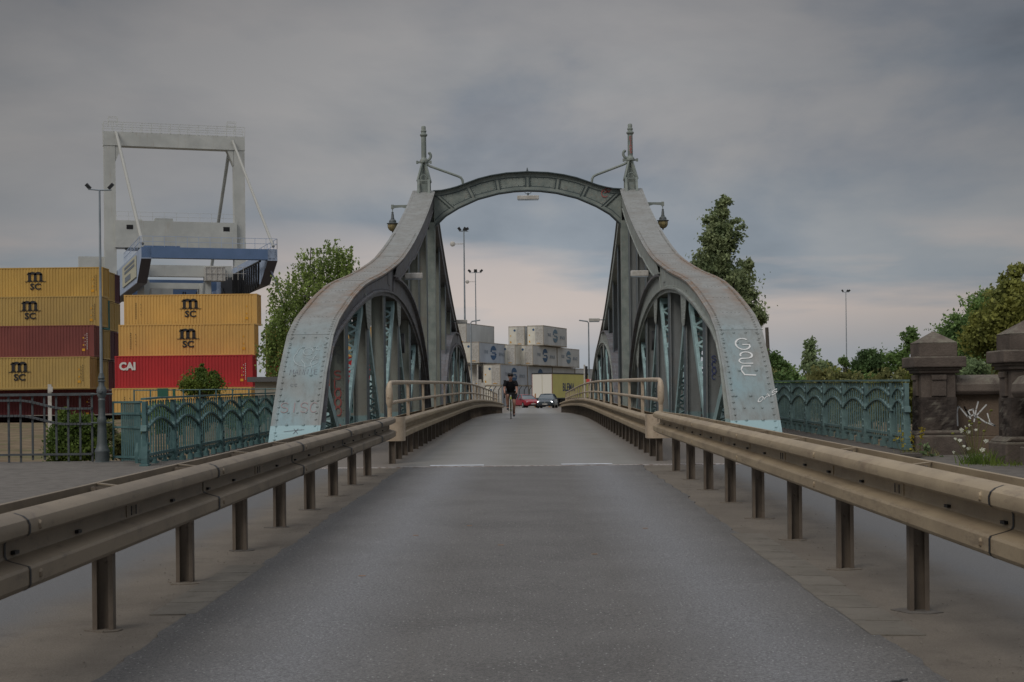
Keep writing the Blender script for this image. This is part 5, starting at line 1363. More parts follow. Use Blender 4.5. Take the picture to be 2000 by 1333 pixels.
def pier(X, Y, z0, k, label):
    "X,Y: centre; k: scale"
    root = thing('stone_pier', label, 'pillar', (X, Y, z0), 'stone piers at the right end of the bridge')
    def cb(mb, w_, h0, h1, d=None): mb.box((X - w_/2*k, Y - (d or w_)/2*k, z0 + h0*k), (X + w_/2*k, Y + (d or w_)/2*k, z0 + h1*k))
    mb = MB(); cb(mb, .88, -.1, .42); mb.plate([(-.44, .42), (.44, .42), (.34, .50), (-.34, .50)], -.40, .40, lambda u, a, b: (X + a*k, Y + u*k, z0 + b*k)); mb.build('plinth', M['stone'], root, bevel=.03)
    mb = MB(); rough_box(mb, (X - .31*k, Y - .31*k, z0 + .46*k), (X + .31*k, Y + .31*k, z0 + 1.08*k), 14, .06*k, int(X * 10)); mb.build('rough_shaft', M['stone_rough'], root, fix=True)
    mb = MB(); cb(mb, .60, 1.06, 1.52)
    for sx, sy in ((0, -1), (-1, 0), (1, 0)):
        ww = .13
        if sy: 
            mb.box((X - ww*k, Y - .335*k, z0 + 1.10*k), (X + ww*k, Y - .30*k, z0 + 1.38*k)); mb.box((X - (ww+.0)*k, Y - .36*k, z0 + 1.382*k), (X + ww*k, Y - .30*k, z0 + 1.47*k))
        else:
            mb.box((X + min(sx*.30, sx*.345)*k, Y - ww*k, z0 + 1.10*k), (X + max(sx*.30, sx*.345)*k, Y + ww*k, z0 + 1.38*k)); mb.box((X + min(sx*.30, sx*.37)*k, Y - ww*k, z0 + 1.382*k), (X + max(sx*.30, sx*.37)*k, Y + ww*k, z0 + 1.47*k))
    mb.build('upper_shaft', M['stone'], root, bevel=.008)
    mb = MB(); cb(mb, .72, 1.50, 1.56); cb(mb, .80, 1.555, 1.60); cb(mb, .91, 1.60, 1.79); mb.build('cornice', M['stone'], root, bevel=.045 * k)
    mb = MB(); a = .33 * k; zc = z0 + 1.79 * k
    mb.box((X - a, Y - a, zc), (X + a, Y + a, zc + .24 * k)); e = a + .012
    mb.add([(X-e, Y-e, zc+.24*k), (X+e, Y-e, zc+.24*k), (X+e, Y+e, zc+.24*k), (X-e, Y+e, zc+.24*k), (X, Y, zc + .46*k)], [(0,1,4),(1,2,4),(2,3,4),(3,0,4),(3,2,1,0)])
    mb.build('cap_stone', M['stone'], root, bevel=.012)
    return root
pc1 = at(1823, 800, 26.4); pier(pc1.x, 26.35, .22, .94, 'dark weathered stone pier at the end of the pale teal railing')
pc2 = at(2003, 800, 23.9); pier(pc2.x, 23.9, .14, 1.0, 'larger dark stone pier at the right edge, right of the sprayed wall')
root = thing('stone_wall', 'low brown stone wall with white spray lettering between the two stone piers', 'wall', (8.1, 26.4, .2))
xa, xb = pc1.x + .30, 9.6
mb = MB(); mb.box((xa, 26.25, .15), (xb, 26.65, .58)); mb.box((xa, 26.32, .58), (xb, 26.6, 1.27)); mb.build('wall_face', M['stone_brown'], root, bevel=.01)
mb = MB(); mb.plate([(26.2, 1.27), (26.15, 1.33), (26.16, 1.44), (26.24, 1.55), (26.42, 1.60), (26.6, 1.55), (26.7, 1.4), (26.66, 1.27)], xa, xb, lambda u, a, b: (u, a, b)); mb.build('coping', M['stone'], root, bevel=.02)
w0 = MB(); wf = lambda a, b, o: (at(a, b, 26.3).x, 26.318 - o, at(a, b, 26.3).z)
for st in ([(1871,832),(1870,805),(1872,794),(1876,797),(1890,814),(1893,812),(1884,795),(1896,818)], [(1893,802),(1901,800),(1903,810),(1896,813),(1892,804)], [(1911,785),(1907,800),(1903,824)], [(1927,791),(1913,806),(1904,817)], [(1906,812),(1925,825),(1944,832)], [(1929,808),(1934,826),(1944,832)]):
    n = len(st); 
    for a_, b_ in zip(st, st[1:]):
        pA = Vector(wf(*a_, .002)); pB = Vector(wf(*b_, .002)); d = (pB - pA).normalized(); m_ = Vector((-d.z, 0, d.x)) * .0115
        w0.add([pA + m_ - d*.006, pA - m_ - d*.006, pB - m_ + d*.006, pB + m_ + d*.006], [(0,1,2,3)])
w0.build('graffiti', M['spray_white'], root, fix=False)
root = thing('parapet_wall', 'stone parapet with rounded coping running towards the camera at the right edge', 'wall', (8.0, 22, .2))
mb = MB(); x_ = at(1990, 800, 22.8).x + .22; mb.box((x_, 15, .0), (x_ + .35, 23.25, 1.22)); mb.box((x_ - .06, 15, -.02), (x_ + .4, 23.3, .5)); mb.build('wall_face', M['stone'], root, bevel=.015)
mb = MB(); mb.plate([(x_ - .12, 1.22), (x_ - .17, 1.30), (x_ - .15, 1.42), (x_ - .05, 1.53), (x_ + .17, 1.58), (x_ + .4, 1.5), (x_ + .5, 1.3), (x_ + .45, 1.22)], 15, 23.35, lambda u, a, b: (a, u, b)); mb.build('coping', M['stone'], root, bevel=.02)

# ------------------------------------------------------------ vegetation
def leafmat(nm, a, b, isl=.35): 
    m = mat(nm, a, .65, 0, b, .9, detail=3, lo=.42, hi=.6, island=isl, spec=.2)
    t = m.node_tree; p = t.nodes['Principled BSDF']; tr = t.nodes.new('ShaderNodeBsdfTranslucent'); mx = t.nodes.new('ShaderNodeMixShader'); mx.inputs[0].default_value = .45
    src = p.inputs['Base Color'].links[0].from_socket; t.links.new(src, tr.inputs[0]); o = [n for n in t.nodes if n.type == 'OUTPUT_MATERIAL'][0]
    t.links.new(p.outputs[0], mx.inputs[1]); t.links.new(tr.outputs[0], mx.inputs[2]); t.links.new(mx.outputs[0], o.inputs[0]); return m
LM = {'birch': leafmat('birch_leaf', (0.294, 0.384, 0.115), (0.171, 0.236, 0.073)), 'poplar': leafmat('poplar_leaf', (0.318, 0.374, 0.193), (0.170, 0.221, 0.112)),
      'green': leafmat('green_leaf', (0.209, 0.318, 0.100), (0.109, 0.181, 0.064)), 'yellow': leafmat('yellow_green_leaf', (.30, .31, .08), (.17, .19, .055)),
      'deep': leafmat('deep_green_leaf', (0.136, 0.217, 0.081), (0.081, 0.136, 0.054)), 'olive': leafmat('olive_leaf', (0.246, 0.246, 0.094), (0.152, 0.167, 0.065)), 'pale': leafmat('pale_leaf', (0.275, 0.348, 0.174), (0.174, 0.239, 0.116)),
      'flower': leafmat('yellow_flower', (.45, .36, .03), (.35, .28, .03)), 'bright': leafmat('bright_leaf', (0.170, 0.229, 0.046), (0.092, 0.144, 0.035))}
M['bark'] = mat('bark', (.075, .062, .05), .95, 0, (.11, .10, .085), 6, bump=.6, bscale=20)
def leaves(name, pts, nrm, size, m, parent, aspect=1.5, hang=0.0):
    n = len(pts); pts = np.asarray(pts, float); r = np.random
    d = r.normal(size=(n, 3)); d[:, 2] = d[:, 2] * (1 - hang) - 1.6 * hang; d /= np.linalg.norm(d, axis=1)[:, None]
    e = r.normal(size=(n, 3)); e -= (e * d).sum(1)[:, None] * d; e /= np.linalg.norm(e, axis=1)[:, None]
    sz = size * r.uniform(.55, 1.35, size=(n, 1)); a = d * sz * aspect / 2; b = e * sz / 2
    f = np.cross(d, e) * sz * .18
    V = np.stack([pts - a, pts + b * .9 + f, pts + a, pts - b * .9 + f], 1).reshape(-1, 3)
    me = bpy.data.meshes.new(name); me.vertices.add(4 * n); me.vertices.foreach_set('co', V.ravel())
    me.loops.add(4 * n); me.loops.foreach_set('vertex_index', np.arange(4 * n)); me.polygons.add(n)
    me.polygons.foreach_set('loop_start', np.arange(0, 4 * n, 4)); me.polygons.foreach_set('loop_total', np.full(n, 4)); me.update(); me.validate()
    me.materials.append(m); o = bpy.data.objects.new(name, me); C.objects.link(o)
    o.parent = parent; o.matrix_parent_inverse = parent.matrix_basis.inverted(); return o
def tree(name, label, base, blobs, size, m, n, group=None, cat='tree', clump=.16, trunk_r=.15, weep=0, twigs=True, ncl=None, trunk=True, seed=0, jag=.25):
    "blobs: list of (x,y,z,rx,ry,rz,weight)"
    np.random.seed(seed + 11); random.seed(seed + 5)
    root = thing(name, label, cat, base, group); base = Vector(base)
    W_ = np.array([b[6] for b in blobs], float); W_ /= W_.sum(); ncl = ncl or max(30, n // 60)
    cl = []
    for _ in range(ncl):
        b = blobs[np.random.choice(len(blobs), p=W_)]; v = np.random.normal(size=3); v /= np.linalg.norm(v); rad = np.random.uniform(.15, 1) ** .42 * (1 + np.random.normal() * jag * .5)
        cl.append((b[0] + v[0] * b[3] * rad, b[1] + v[1] * b[4] * rad, b[2] + v[2] * b[5] * rad, (b[3] + b[5]) / 2))
    cl = np.array(cl); per = n // ncl; P_ = []
    for c in cl:
        s = c[3] * clump * np.random.uniform(.6, 1.5)
        q = np.random.normal(size=(per, 3)) * s * np.array([1, 1, .75 if not weep else .55]) + c[:3]
        if weep:
            k = max(1, per // 9); sx = np.random.normal(size=(k, 2)) * s * 1.0; idx = np.random.randint(0, k, per); dn = np.random.uniform(0, 1, per) * weep * np.random.uniform(.4, 1.3, k)[idx]
            q[:, 0] = c[0] + sx[idx, 0] + np.random.normal(size=per) * size * .35 ; q[:, 1] = c[1] + sx[idx, 1] + np.random.normal(size=per) * size * .35; q[:, 2] = c[2] - dn + s * .3
        P_.append(q)
    P_ = np.concatenate(P_); leaves('crown', P_, None, size, m, root, hang=.6 if weep else 0)
    if trunk:
        mb = MB(); zc = np.mean([b[2] for b in blobs]); top = Vector((np.average([b[0] for b in blobs], weights=W_), base.y, max(b[2] + b[5] * .5 for b in blobs)))
        pts = [base, base.lerp(top, .3) + Vector((trunk_r, 0, 0)), base.lerp(top, .6) - Vector((trunk_r * .6, 0, 0)), top]
        mb.tube(pts, [trunk_r, trunk_r * .8, trunk_r * .5, trunk_r * .12], 8)
        for c in cl[:: max(1, ncl // 45)]:
            c = Vector(c[:3]); t_ = min(.9, max(.12, (c.z - base.z) / max(.5, (top.z - base.z)) * .62)); p = base.lerp(top, t_)
            mid = p.lerp(c, .5) + Vector((0, 0, .08 * (c - p).length)); mb.tube([p, mid, c], [trunk_r * .32, trunk_r * .2, trunk_r * .06], 5)
        mb.build('trunk', M['bark'], root, smooth=True)
    return root
def B(px, py, rx, ry, Y, w_=1, dy=1.0):
    "crown blob given in photo pixels"
    p = at(px, py, Y); k = Y / F; return (p.x, Y, p.z, rx * k, max(rx, ry) * k * dy, ry * k, w_ * rx * ry)
Yb = 76
tree('birch_tree', 'weeping birch with drooping green foliage behind the left truss', (at(600, 780, Yb).x, Yb, -.4),
     [B(640, 500, 48, 34, Yb), B(608, 545, 62, 40, Yb), B(572, 590, 46, 50, Yb), B(545, 640, 36, 46, Yb, .8), B(560, 700, 30, 38, Yb, .9), B(518, 672, 22, 22, Yb, .6), B(672, 540, 40, 34, Yb, 1.2), B(670, 500, 34, 28, Yb), B(625, 640, 50, 50, Yb, .7)],
     .10, LM['birch'], 18000, weep=1.6, clump=.12, trunk_r=.16, seed=1, ncl=235, jag=.32)
Yp = 112
tree('poplar_tree', 'tall wind blown poplar with dark foliage behind the right truss', (at(1420, 780, Yp).x, Yp, -.3),
     [B(1414, 398, 15, 16, Yp), B(1404, 432, 26, 30, Yp), B(1402, 478, 30, 36, Yp), B(1392, 520, 36, 34, Yp), B(1372, 518, 22, 16, Yp, .7), B(1445, 436, 13, 12, Yp, .7), B(1425, 462, 24, 22, Yp, .7), B(1420, 560, 44, 40, Yp), B(1458, 515, 15, 14, Yp, .8), B(1440, 610, 42, 44, Yp), B(1466, 575, 14, 12, Yp, .8), B(1480, 620, 16, 18, Yp, .8), B(1400, 620, 40, 50, Yp, .6)],
     .19, LM['poplar'], 20000, clump=.22, trunk_r=.28, seed=2, ncl=380, jag=.04)
tree('bush', 'dark green bush in front of the bright red container', (at(398, 790, 80).x, 80, -.3), [B(398, 748, 36, 22, 80), B(392, 726, 10, 14, 80), B(418, 735, 6, 18, 80, .8), B(372, 755, 22, 14, 80)], 0.094, LM['bright'], 5250, cat='bush', clump=.22, trunk_r=.06, seed=3)
tree('bush', 'large yellow green bush behind the grey fence', (at(150, 880, 33).x, 33, -.1), [B(125, 860, 30, 40, 33), B(160, 845, 32, 38, 33), B(140, 880, 50, 24, 33), B(190, 875, 26, 30, 33, .7), B(125, 815, 20, 14, 33, .5)], 0.054, LM['bright'], 9750, cat='bush', clump=.2, trunk_r=.04, seed=4)
tree('bush', 'dull green undergrowth behind the corner railing', (at(240, 880, 34).x, 34, -.1), [B(245, 875, 26, 26, 34), B(215, 850, 16, 26, 34, .7), B(265, 860, 18, 30, 34, .7)], 0.054, LM['olive'], 3900, cat='bush', clump=.2, trunk_r=.03, seed=5)
for i, (px, Y, lab) in enumerate(((330, 42, 'low bush seen through the left end of the left walkway railing'), (395, 46, 'low bush seen through the middle of the left walkway railing'), (470, 52, 'low bush seen through the left walkway railing next to the truss foot'))):
    tree('bush', lab, (at(px, 850, Y).x, Y, -.3), [B(px, 815, 42, 24, Y), B(px + 20, 800, 26, 16, Y, .7)], .09, LM['olive' if i % 2 else 'green'], 2200, cat='bush', clump=.22, trunk_r=.03, seed=20 + i)
# trees on the right bank
Yr = 62
tree('tree', 'yellow green tree with thin bare twigs at the right edge', (at(1985, 760, 52).x, 52, -.3), [B(1985, 620, 60, 60, 52), B(1990, 575, 40, 30, 52), B(1925, 655, 45, 36, 52), B(1996, 535, 24, 20, 52, .4), B(1960, 690, 50, 40, 52)], 0.101, LM['yellow'], 16500, group='trees on the right bank', clump=.2, trunk_r=.14, seed=6, ncl=240, jag=.35)
tree('tree', 'darker green tree rising behind the yellow green one', (at(1935, 760, 66).x, 66, -.3), [B(1925, 595, 38, 26, 66), B(1900, 620, 20, 18, 66, .7), B(1945, 640, 50, 40, 66), B(1950, 575, 24, 14, 66, .6)], 0.108, LM['green'], 9750, group='trees on the right bank', clump=.2, trunk_r=.15, seed=7, ncl=170, jag=.35)
tree('tree', 'broad green tree directly behind the nearer stone pier', (at(1875, 760, 58).x, 58, -.3), [B(1880, 645, 40, 26, 58), B(1865, 675, 46, 34, 58), B(1830, 670, 18, 16, 58, .6), B(1890, 700, 46, 34, 58)], 0.094, LM['green'], 12000, group='trees on the right bank', clump=.2, trunk_r=.14, seed=8, ncl=190, jag=.3)
tree('tree', 'slim open crowned tree left of the nearer stone pier', (at(1768, 760, 60).x, 60, -.3), [B(1775, 662, 15, 18, 60), B(1768, 690, 14, 14, 60, .6), B(1752, 710, 22, 26, 60), B(1785, 730, 30, 22, 60)], 0.086, LM['green'], 4800, group='trees on the right bank', clump=.22, trunk_r=.08, seed=9, ncl=90, jag=.35)
tree('tree', 'round dark green tree between the thin mast and the nearer pier', (at(1698, 780, 72).x, 72, -.3), [B(1698, 708, 27, 26, 72), B(1712, 722, 28, 24, 72), B(1690, 728, 28, 20, 72)], 0.101, LM['deep'], 7800, group='trees on the right bank', clump=.2, trunk_r=.1, seed=10, ncl=130, jag=.15)
tree('tree', 'small leaning tree beneath the thin mast', (at(1652, 780, 70).x, 70, -.3), [B(1650, 708, 9, 9, 70), B(1656, 728, 12, 10, 70)], 0.086, LM['green'], 1350, group='trees on the right bank', clump=.25, trunk_r=.05, seed=11, ncl=30)
tree('tree', 'small spreading tree beside the timber pole', (at(1518, 780, 72).x, 72, -.3), [B(1517, 708, 15, 18, 72), B(1530, 728, 22, 16, 72), B(1548, 738, 14, 8, 72, .7)], 0.094, LM['green'], 3900, group='trees on the right bank', clump=.22, trunk_r=.07, seed=12, ncl=80, jag=.35)
tree('poplar_tree', 'thin sparse distant poplar above the right railing', (at(1584, 780, 200).x, 200, -.3), [B(1583, 684, 6, 22, 200), B(1580, 712, 9, 22, 200)], 0.360, LM['pale'], 1200, clump=.3, trunk_r=.2, seed=13, ncl=60)
tree('tree', 'distant rounded pale tree beside the thin poplar', (at(1608, 780, 160).x, 160, -.3), [B(1606, 722, 20, 14, 160), B(1622, 732, 14, 12, 160)], 0.288, LM['pale'], 2250, group='trees on the right bank', clump=.22, trunk_r=.2, seed=14, ncl=70, jag=.1)
THL = ['olive bush behind the right railing, touching the right truss foot', 'olive green bush behind the right railing under the small spreading tree', 'olive bush behind the right railing just left of the thin distant poplar', 'olive bush behind the right railing below the distant rounded tree',
 'yellowish bush behind the right railing, left of the thin mast', 'olive bush behind the right railing directly below the thin mast', 'green bush behind the right railing under the left side of the round dark tree', 'olive bush behind the right railing under the right side of the round dark tree',
 'olive bush behind the right railing beneath the slim open crowned tree', 'yellowish bush at the right end of the railing beside the nearer pier', 'olive bush hidden mostly by the nearer stone pier', 'green bush above the stone wall, nearer the left pier', 'olive bush above the stone wall, next to the larger pier', 'olive bush behind the larger pier at the right edge']
bushes = [(1500, 60), (1532, 55), (1565, 62), (1600, 54), (1632, 60), (1665, 52), (1700, 56), (1735, 50), (1768, 54), (1800, 50), (1845, 48), (1890, 46), (1940, 44), (1985, 42)]
for i, (px, Y) in enumerate(bushes):
    yt = 726 + (i % 3) * 4 - (14 if i > 9 else 0)
    k = Y / F
    tree('bush', THL[i], (at(px, 780, Y).x, Y, -.3), [B(px, yt + 14, 28, 20, Y), B(px + 8, yt + 40, 34, 34, Y), B(px - 6, yt + 66, 34, 30, Y)], .10, LM[('olive', 'green', 'olive', 'pale', 'yellow')[i % 5] if i % 5 != 3 else 'olive'], 2300, cat='bush', group='bushes in the thicket behind the right railing', clump=.24, trunk_r=.03, seed=40 + i, ncl=60)
for i, (px, Y, py) in enumerate(((1870, 36, 730), (1905, 35, 735))):
    tree('bush', 'grey green shrub just behind the stone wall, %s' % ('nearer the left pier' if i == 0 else 'nearer the right pier'), (at(px, 780, Y).x, Y, -.1), [B(px, py, 26, 28, Y), B(px, py + 40, 30, 34, Y)], 0.050, LM['pale'], 3300, cat='bush', clump=.22, trunk_r=.03, seed=60 + i)
# far tree belt on the horizon
def belt(name, x0, x1, Y, h, n, m, seed):
    np.random.seed(seed); X = np.random.uniform(x0, x1, n); hh = h * (.6 + .4 * np.sin(X * .05) * np.sin(X * .017 + 1)); Z = np.random.uniform(0, 1, n) ** .7 * hh
    root = thing(name, 'far belt of trees along the horizon', 'trees', ((x0 + x1) / 2, Y, 0)); root['kind'] = 'stuff'
    leaves('foliage', np.stack([X, Y + np.random.normal(size=n) * 6, Z], 1), None, 2.0, m, root)['kind'] = 'stuff'
belt('treeline', -260, 420, 560, 7.5, 9000, LM['deep'], 5)
# weeds, wild carrot, grass tufts
def tuft(x, y, z, label, n=60, h=.25, m='green', spread=.15, seed=1, group='grass tufts along the paving'):
    rr2 = random.Random(seed); root = thing('grass_tuft', label, 'grass', (x, y, z), group); mb = MB()
    for _ in range(n):
        bx_, by_ = x + rr2.gauss(0, spread), y + rr2.gauss(0, spread * .5); hh = h * rr2.uniform(.4, 1.1); dx, dy = rr2.gauss(0, .4) * hh, rr2.gauss(0, .4) * hh; w_ = .006 + .004 * rr2.random()
        mb.add([(bx_ - w_, by_, z), (bx_ + w_, by_, z), (bx_ + dx * .4 + w_ * .7, by_ + dy * .4, z + hh * .6), (bx_ + dx * .4 - w_ * .7, by_ + dy * .4, z + hh * .6), (bx_ + dx, by_ + dy, z + hh)], [(0,1,2,3), (3,2,4)])
    mb.build('blades', LM[m], root, fix=False)
p = at(1918, 915, 23.6); tuft(p.x, 23.6, .17, 'lush grass tuft at the foot of the larger stone pier', 200, .30, 'bright', .17, 3)
p = at(1965, 925, 23.2); tuft(p.x, 23.1, .17, 'low grass along the right edge by the larger pier', 160, .16, 'bright', .3, 4)
p = at(1790, 890, 25.7); tuft(p.x, 25.7, .24, 'weeds at the foot of the nearer stone pier', 80, .2, 'olive', .15, 5)
for i, (px, lab) in enumerate(((130, 'dry grass under the grey fence, left part'), (160, 'green grass under the grey fence beside the iron column'), (235, 'grass at the foot of the corner railing'))):
    p = at(px, 908, 26.8); tuft(p.x, 26.85, .14, lab, 140, .16, ('olive', 'bright', 'olive')[i], .22, 6 + i)
M['carrot'] = mat('wild_carrot_white', (.60, .62, .52), .8)
rr3 = random.Random(9); root = thing('wild_carrot', 'white flowering wild carrot before the sprayed stone wall', 'flowers', (at(1895, 900, 24.6).x, 24.6, .19))
ms, mf, mbud = MB(), MB(), MB()
b0 = at(1905, 905, 24.6)
for i, (px, py, r_) in enumerate(((1877, 841, 5), (1872, 858, 3), (1880, 861, 4), (1884, 872, 3), (1893, 877, 3), (1899, 877, 3), (1862, 884, 3), (1926, 862, 4.5), (1925, 880, 5), (1898, 845, 4), (1901, 831, 3), (1885, 892, 2.5), (1900, 892, 2), (1907, 840, 3), (1873, 833, 2))):
    q_ = at(px, py, 24.6 + rr3.uniform(-.2, .2)); q_.y = 24.6 + rr3.uniform(-.2, .2)
    ms.tube([(b0.x + rr3.uniform(-.1, .1), 24.6, .17), ((b0.x + q_.x) / 2, q_.y, (q_.z + .17) / 2), q_], .004, 4)
    r = r_ / 126; nn = Vector((rr3.uniform(-.6, .6), -.8, rr3.uniform(.1, .7))).normalized()
    for k in range(11):
        a = k * 2.4; rr_ = r * math.sqrt(k / 11); x_ = nn.orthogonal().normalized(); y_ = nn.cross(x_)
        mf.dome(q_ + x_ * math.cos(a) * rr_ + y_ * math.sin(a) * rr_, nn, r * .33, r * .15, 5)
for (px, py) in ((1888, 837), (1894, 823), (1911, 819), (1913, 826), (1898, 828), (1922, 842), (1936, 802), (1861, 847), (1884, 842)):
    q_ = at(px, py, 24.6); ms.tube([(b0.x, 24.6, .17), ((b0.x + q_.x) / 2, 24.6, (q_.z + .17) / 2), q_], .004, 4); mbud.sphere(q_, .022, 6, 5, (1.2, 1, .8))
ms.build('stems', LM['olive'], root, fix=False); mf.build('umbels', M['carrot'], root, fix=False); mbud.build('seed_heads', LM['yellow'], root, fix=False)
root = thing('yellow_weed', 'yellow flowering weed leaning on the plinth of the nearer pier', 'flowers', (at(1800, 885, 25.5).x, 25.5, .24)); ms, mf = MB(), MB()
np.random.seed(3); pts = []; pl_ = []
for (px, py, n_) in ((1801, 842, 26), (1798, 850, 14), (1781, 855, 14), (1763, 865, 12), (1748, 858, 9), (1757, 848, 8), (1780, 872, 10)):
    q_ = at(px, py, 25.45); ms.tube([(at(1795, 890, 25.5).x if px > 1775 else at(1765, 890, 25.5).x, 25.5, .24), q_], .004, 4)
    for _ in range(n_): pts.append((q_.x + np.random.normal() * .02, q_.y + np.random.normal() * .02, q_.z + np.random.normal() * .045))
for (px, py) in ((1803, 885), (1808, 870), (1820, 888), (1838, 893), (1790, 892), (1812, 878), (1795, 868)):
    q_ = at(px, py, 25.4); 
    for _ in range(3): pl_.append((q_.x + np.random.normal() * .02, q_.y, q_.z))
ms.build('stems', LM['olive'], root, fix=False); leaves('petals', pts, None, .03, LM['flower'], root); leaves('leaf', pl_, None, .085, LM['pale'], root)

# ------------------------------------------------------------ vehicles
M['car_red'] = mat('car_red', (.30, .018, .03), .28, .2, spec=.5); M['car_grey'] = mat('car_grey', (.055, .07, .08), .28, .3, spec=.5)
M['glass'] = mat('car_glass', (.06, .08, .09), .08, 0, spec=.8); M['tyre'] = mat('tyre', (.012, .012, .012), .85); M['chrome'] = mat('chrome', (.5, .5, .5), .2, .9)
def emis(nm, c, s):
    m = bpy.data.materials.new(nm); m.use_nodes = True; b = m.node_tree.nodes['Principled BSDF']; b.inputs['Base Color'].default_value = (*c, 1); b.inputs['Emission Color'].default_value = (*c, 1); b.inputs['Emission Strength'].default_value = s; return m
M['beam'] = emis('headlight_lit', (.95, .97, 1), 2.6); M['lens'] = mat('headlight_off', (.35, .36, .38), .15)
def car(name, label, loc, rz, paint, lit, W=1.78, L=4.3, Hh=1.46, group='cars waiting beyond the bridge'):
    root = thing(name, label, 'car', loc, group, rz)
    # cross sections along the car: x = length (front = -L/2 faces the camera), lofted half outline (y,z)
    h = Hh; secs = [(-L/2, .62, .30, .62, .60), (-L/2 + .12, .78, .24, .70, .66), (-L/2 + .55, .87, .20, .80, .74), (-L/2 + 1.05, .89, .20, .90, .78), (-L/2 + 1.3, .89, .20, .94, .80), (0, .89, .20, .96, .82), (L/2 - 1.0, .89, .22, .98, .82), (L/2 - .4, .87, .26, .98, .78), (L/2, .74, .34, .92, .66)]
    mb = MB(); vs = []; n = 12
    for x, w_, zb, zt, wt in secs:
        half = [(0, zb), (w_ * .8, zb), (w_, zb + .12), (w_, zb + .32), (w_ * .985, (zt + zb) / 2 + .1), (wt, zt), (0, zt + .03)]
        ring = half + [(-a, b) for a, b in reversed(half[1:-1])]
        for a, b in ring: vs.append((a, x, b))
    m_ = len(ring)
    fs = [(i*m_+k, i*m_+(k+1)%m_, (i+1)*m_+(k+1)%m_, (i+1)*m_+k) for i in range(len(secs)-1) for k in range(m_)] + [tuple(reversed(range(m_))), tuple(range((len(secs)-1)*m_, len(secs)*m_))]
    mb.add(vs, fs); lb(mb, 'body', paint, root, smooth=True, bevel=.02)
    cabs = [(-L/2 + 1.05, .80, .90, .90), (-L/2 + 1.85, .58, h - .03, .60), (.3, .60, h, .62), (L/2 - 1.2, .58, h - .05, .60), (L/2 - .45, .76, .96, .76)]
    mb = MB(); vs = []
    for x, wt, zt, _ in cabs:
        for a, b in ((-.84, .90), (-wt, zt), (-wt * .5, zt + .02), (wt * .5, zt + .02), (wt, zt), (.84, .90)): vs.append((a, x, b))
    fs = [(i*6+k, i*6+k+1, (i+1)*6+k+1, (i+1)*6+k) for i in range(4) for k in range(5)]
    mb.add(vs, fs); lb(mb, 'cabin', M['glass'], root, smooth=True, fix=True)
    mb = MB()
    roof = [(-L/2 + 1.80, .60, h - .04), (-L/2 + 1.95, .61, h - .005), (.3, .63, h + .015), (L/2 - 1.2, .60, h - .03)]
    vs = []
    for x, w_, z in roof: vs += [(-w_, x, z - .02), (-w_ * .5, x, z + .018), (w_ * .5, x, z + .018), (w_, x, z - .02)]
    mb.add(vs, [(i*4+k, i*4+k+1, i*4+k+5, i*4+k+4) for i in range(3) for k in range(3)])
    for s in (-1, 1):
        mb.beam((s * .83, -L/2 + 1.08, .91), (s * .60, -L/2 + 1.86, h - .03), .05, .04); mb.beam((s * .84, .2, .94), (s * .63, .25, h - .02), .06, .05); mb.beam((s * .80, L/2 - .5, .96), (s * .60, L/2 - 1.2, h - .04), .12, .06)
    lb(mb, 'roof', paint, root, smooth=True)
    for s in (-1, 1):
        for x in (-L/2 + .85, L/2 - .85):
            mb = MB(); mb.tube([(s * (W/2 - .22), x, .31), (s * (W/2 + .0), x, .31)], .31, 20); lb(mb, 'wheel', M['tyre'], root)
            mb = MB(); mb.tube([(s * (W/2 + .005), x, .31), (s * (W/2 + .015), x, .31)], .2, 12); lb(mb, 'rim', M['chrome'], root)
        mb = MB(); mb.sphere((s * .62, -L/2 + .14, .63), .13, 10, 8, (1.25, .5, .62)); lb(mb, 'headlight', M['beam'] if lit else M['lens'], root, smooth=True)
        mb = MB(); mb.sphere((s * .97, -L/2 + 1.35, .98), .10, 8, 6, (1.1, .6, .8)); lb(mb, 'mirror', paint, root, smooth=True)
    mb = MB(); mb.cbox((0, -L/2 + .035, .60), (.92, .05, .10)); mb.cbox((0, -L/2 + .03, .30), (1.1, .06, .14)); lb(mb, 'grille', M['black'], root)
    mb = MB(); mb.cbox((0, -L/2 - .02, .42), (.52, .02, .11)); lb(mb, 'number_plate', M['whitem'], root)
    mb = MB(); mb.tube([(0, -L/2 - .0, .62), (0, -L/2 - .03, .62)], .065, 12); lb(mb, 'badge', M['chrome'], root)
    return root
p = at(1069, 797, 162); car('car', 'dark grey car with lit headlights coming towards the bridge', (p.x, 162, zr(162)), R(-8), M['car_grey'], True)
p = at(1024, 795, 172); car('car', 'red car turned slightly aside, behind the cyclist', (p.x + .1, 172, zr(172)), R(22), M['car_red'], False, Hh=1.42, L=4.6)
# lorry trailer
ta = R(66); Yt = 182; pc = at(1079, 790, Yt); ux = Vector((math.cos(ta), math.sin(ta))); uy = Vector((-math.sin(ta), math.cos(ta)))
cc = Vector((pc.x, Yt)) + ux * 6.0 + uy * 1.25
root = thing('lorry_trailer', 'box trailer with cream rear doors and a yellow curtain side lettered in dark blue', 'trailer', (cc.x, cc.y, zr(180)), rz=ta)
mb = MB(); mb.box((-5.97, -1.24, 1.05), (5.97, 1.24, 3.80)); lb(mb, 'box', mat('curtain_yellow', (.62, .56, .18), .6, 0, (.56, .51, .17), .8), root)
mb = MB(); mb.box((-6.03, -1.22, 1.08), (-5.975, -.02, 3.78)); mb.box((-6.03, .02, 1.08), (-5.975, 1.22, 3.78)); lb(mb, 'rear_door', mat('door_cream', (.70, .68, .60), .55), root)
mb = MB(); mb.box((-6.06, -1.27, 3.80), (6.0, 1.27, 3.93)); mb.box((-6.0, -1.26, .92), (6.0, 1.26, 1.04)); lb(mb, 'roof_edge', M['dark'], root)
mb = MB()
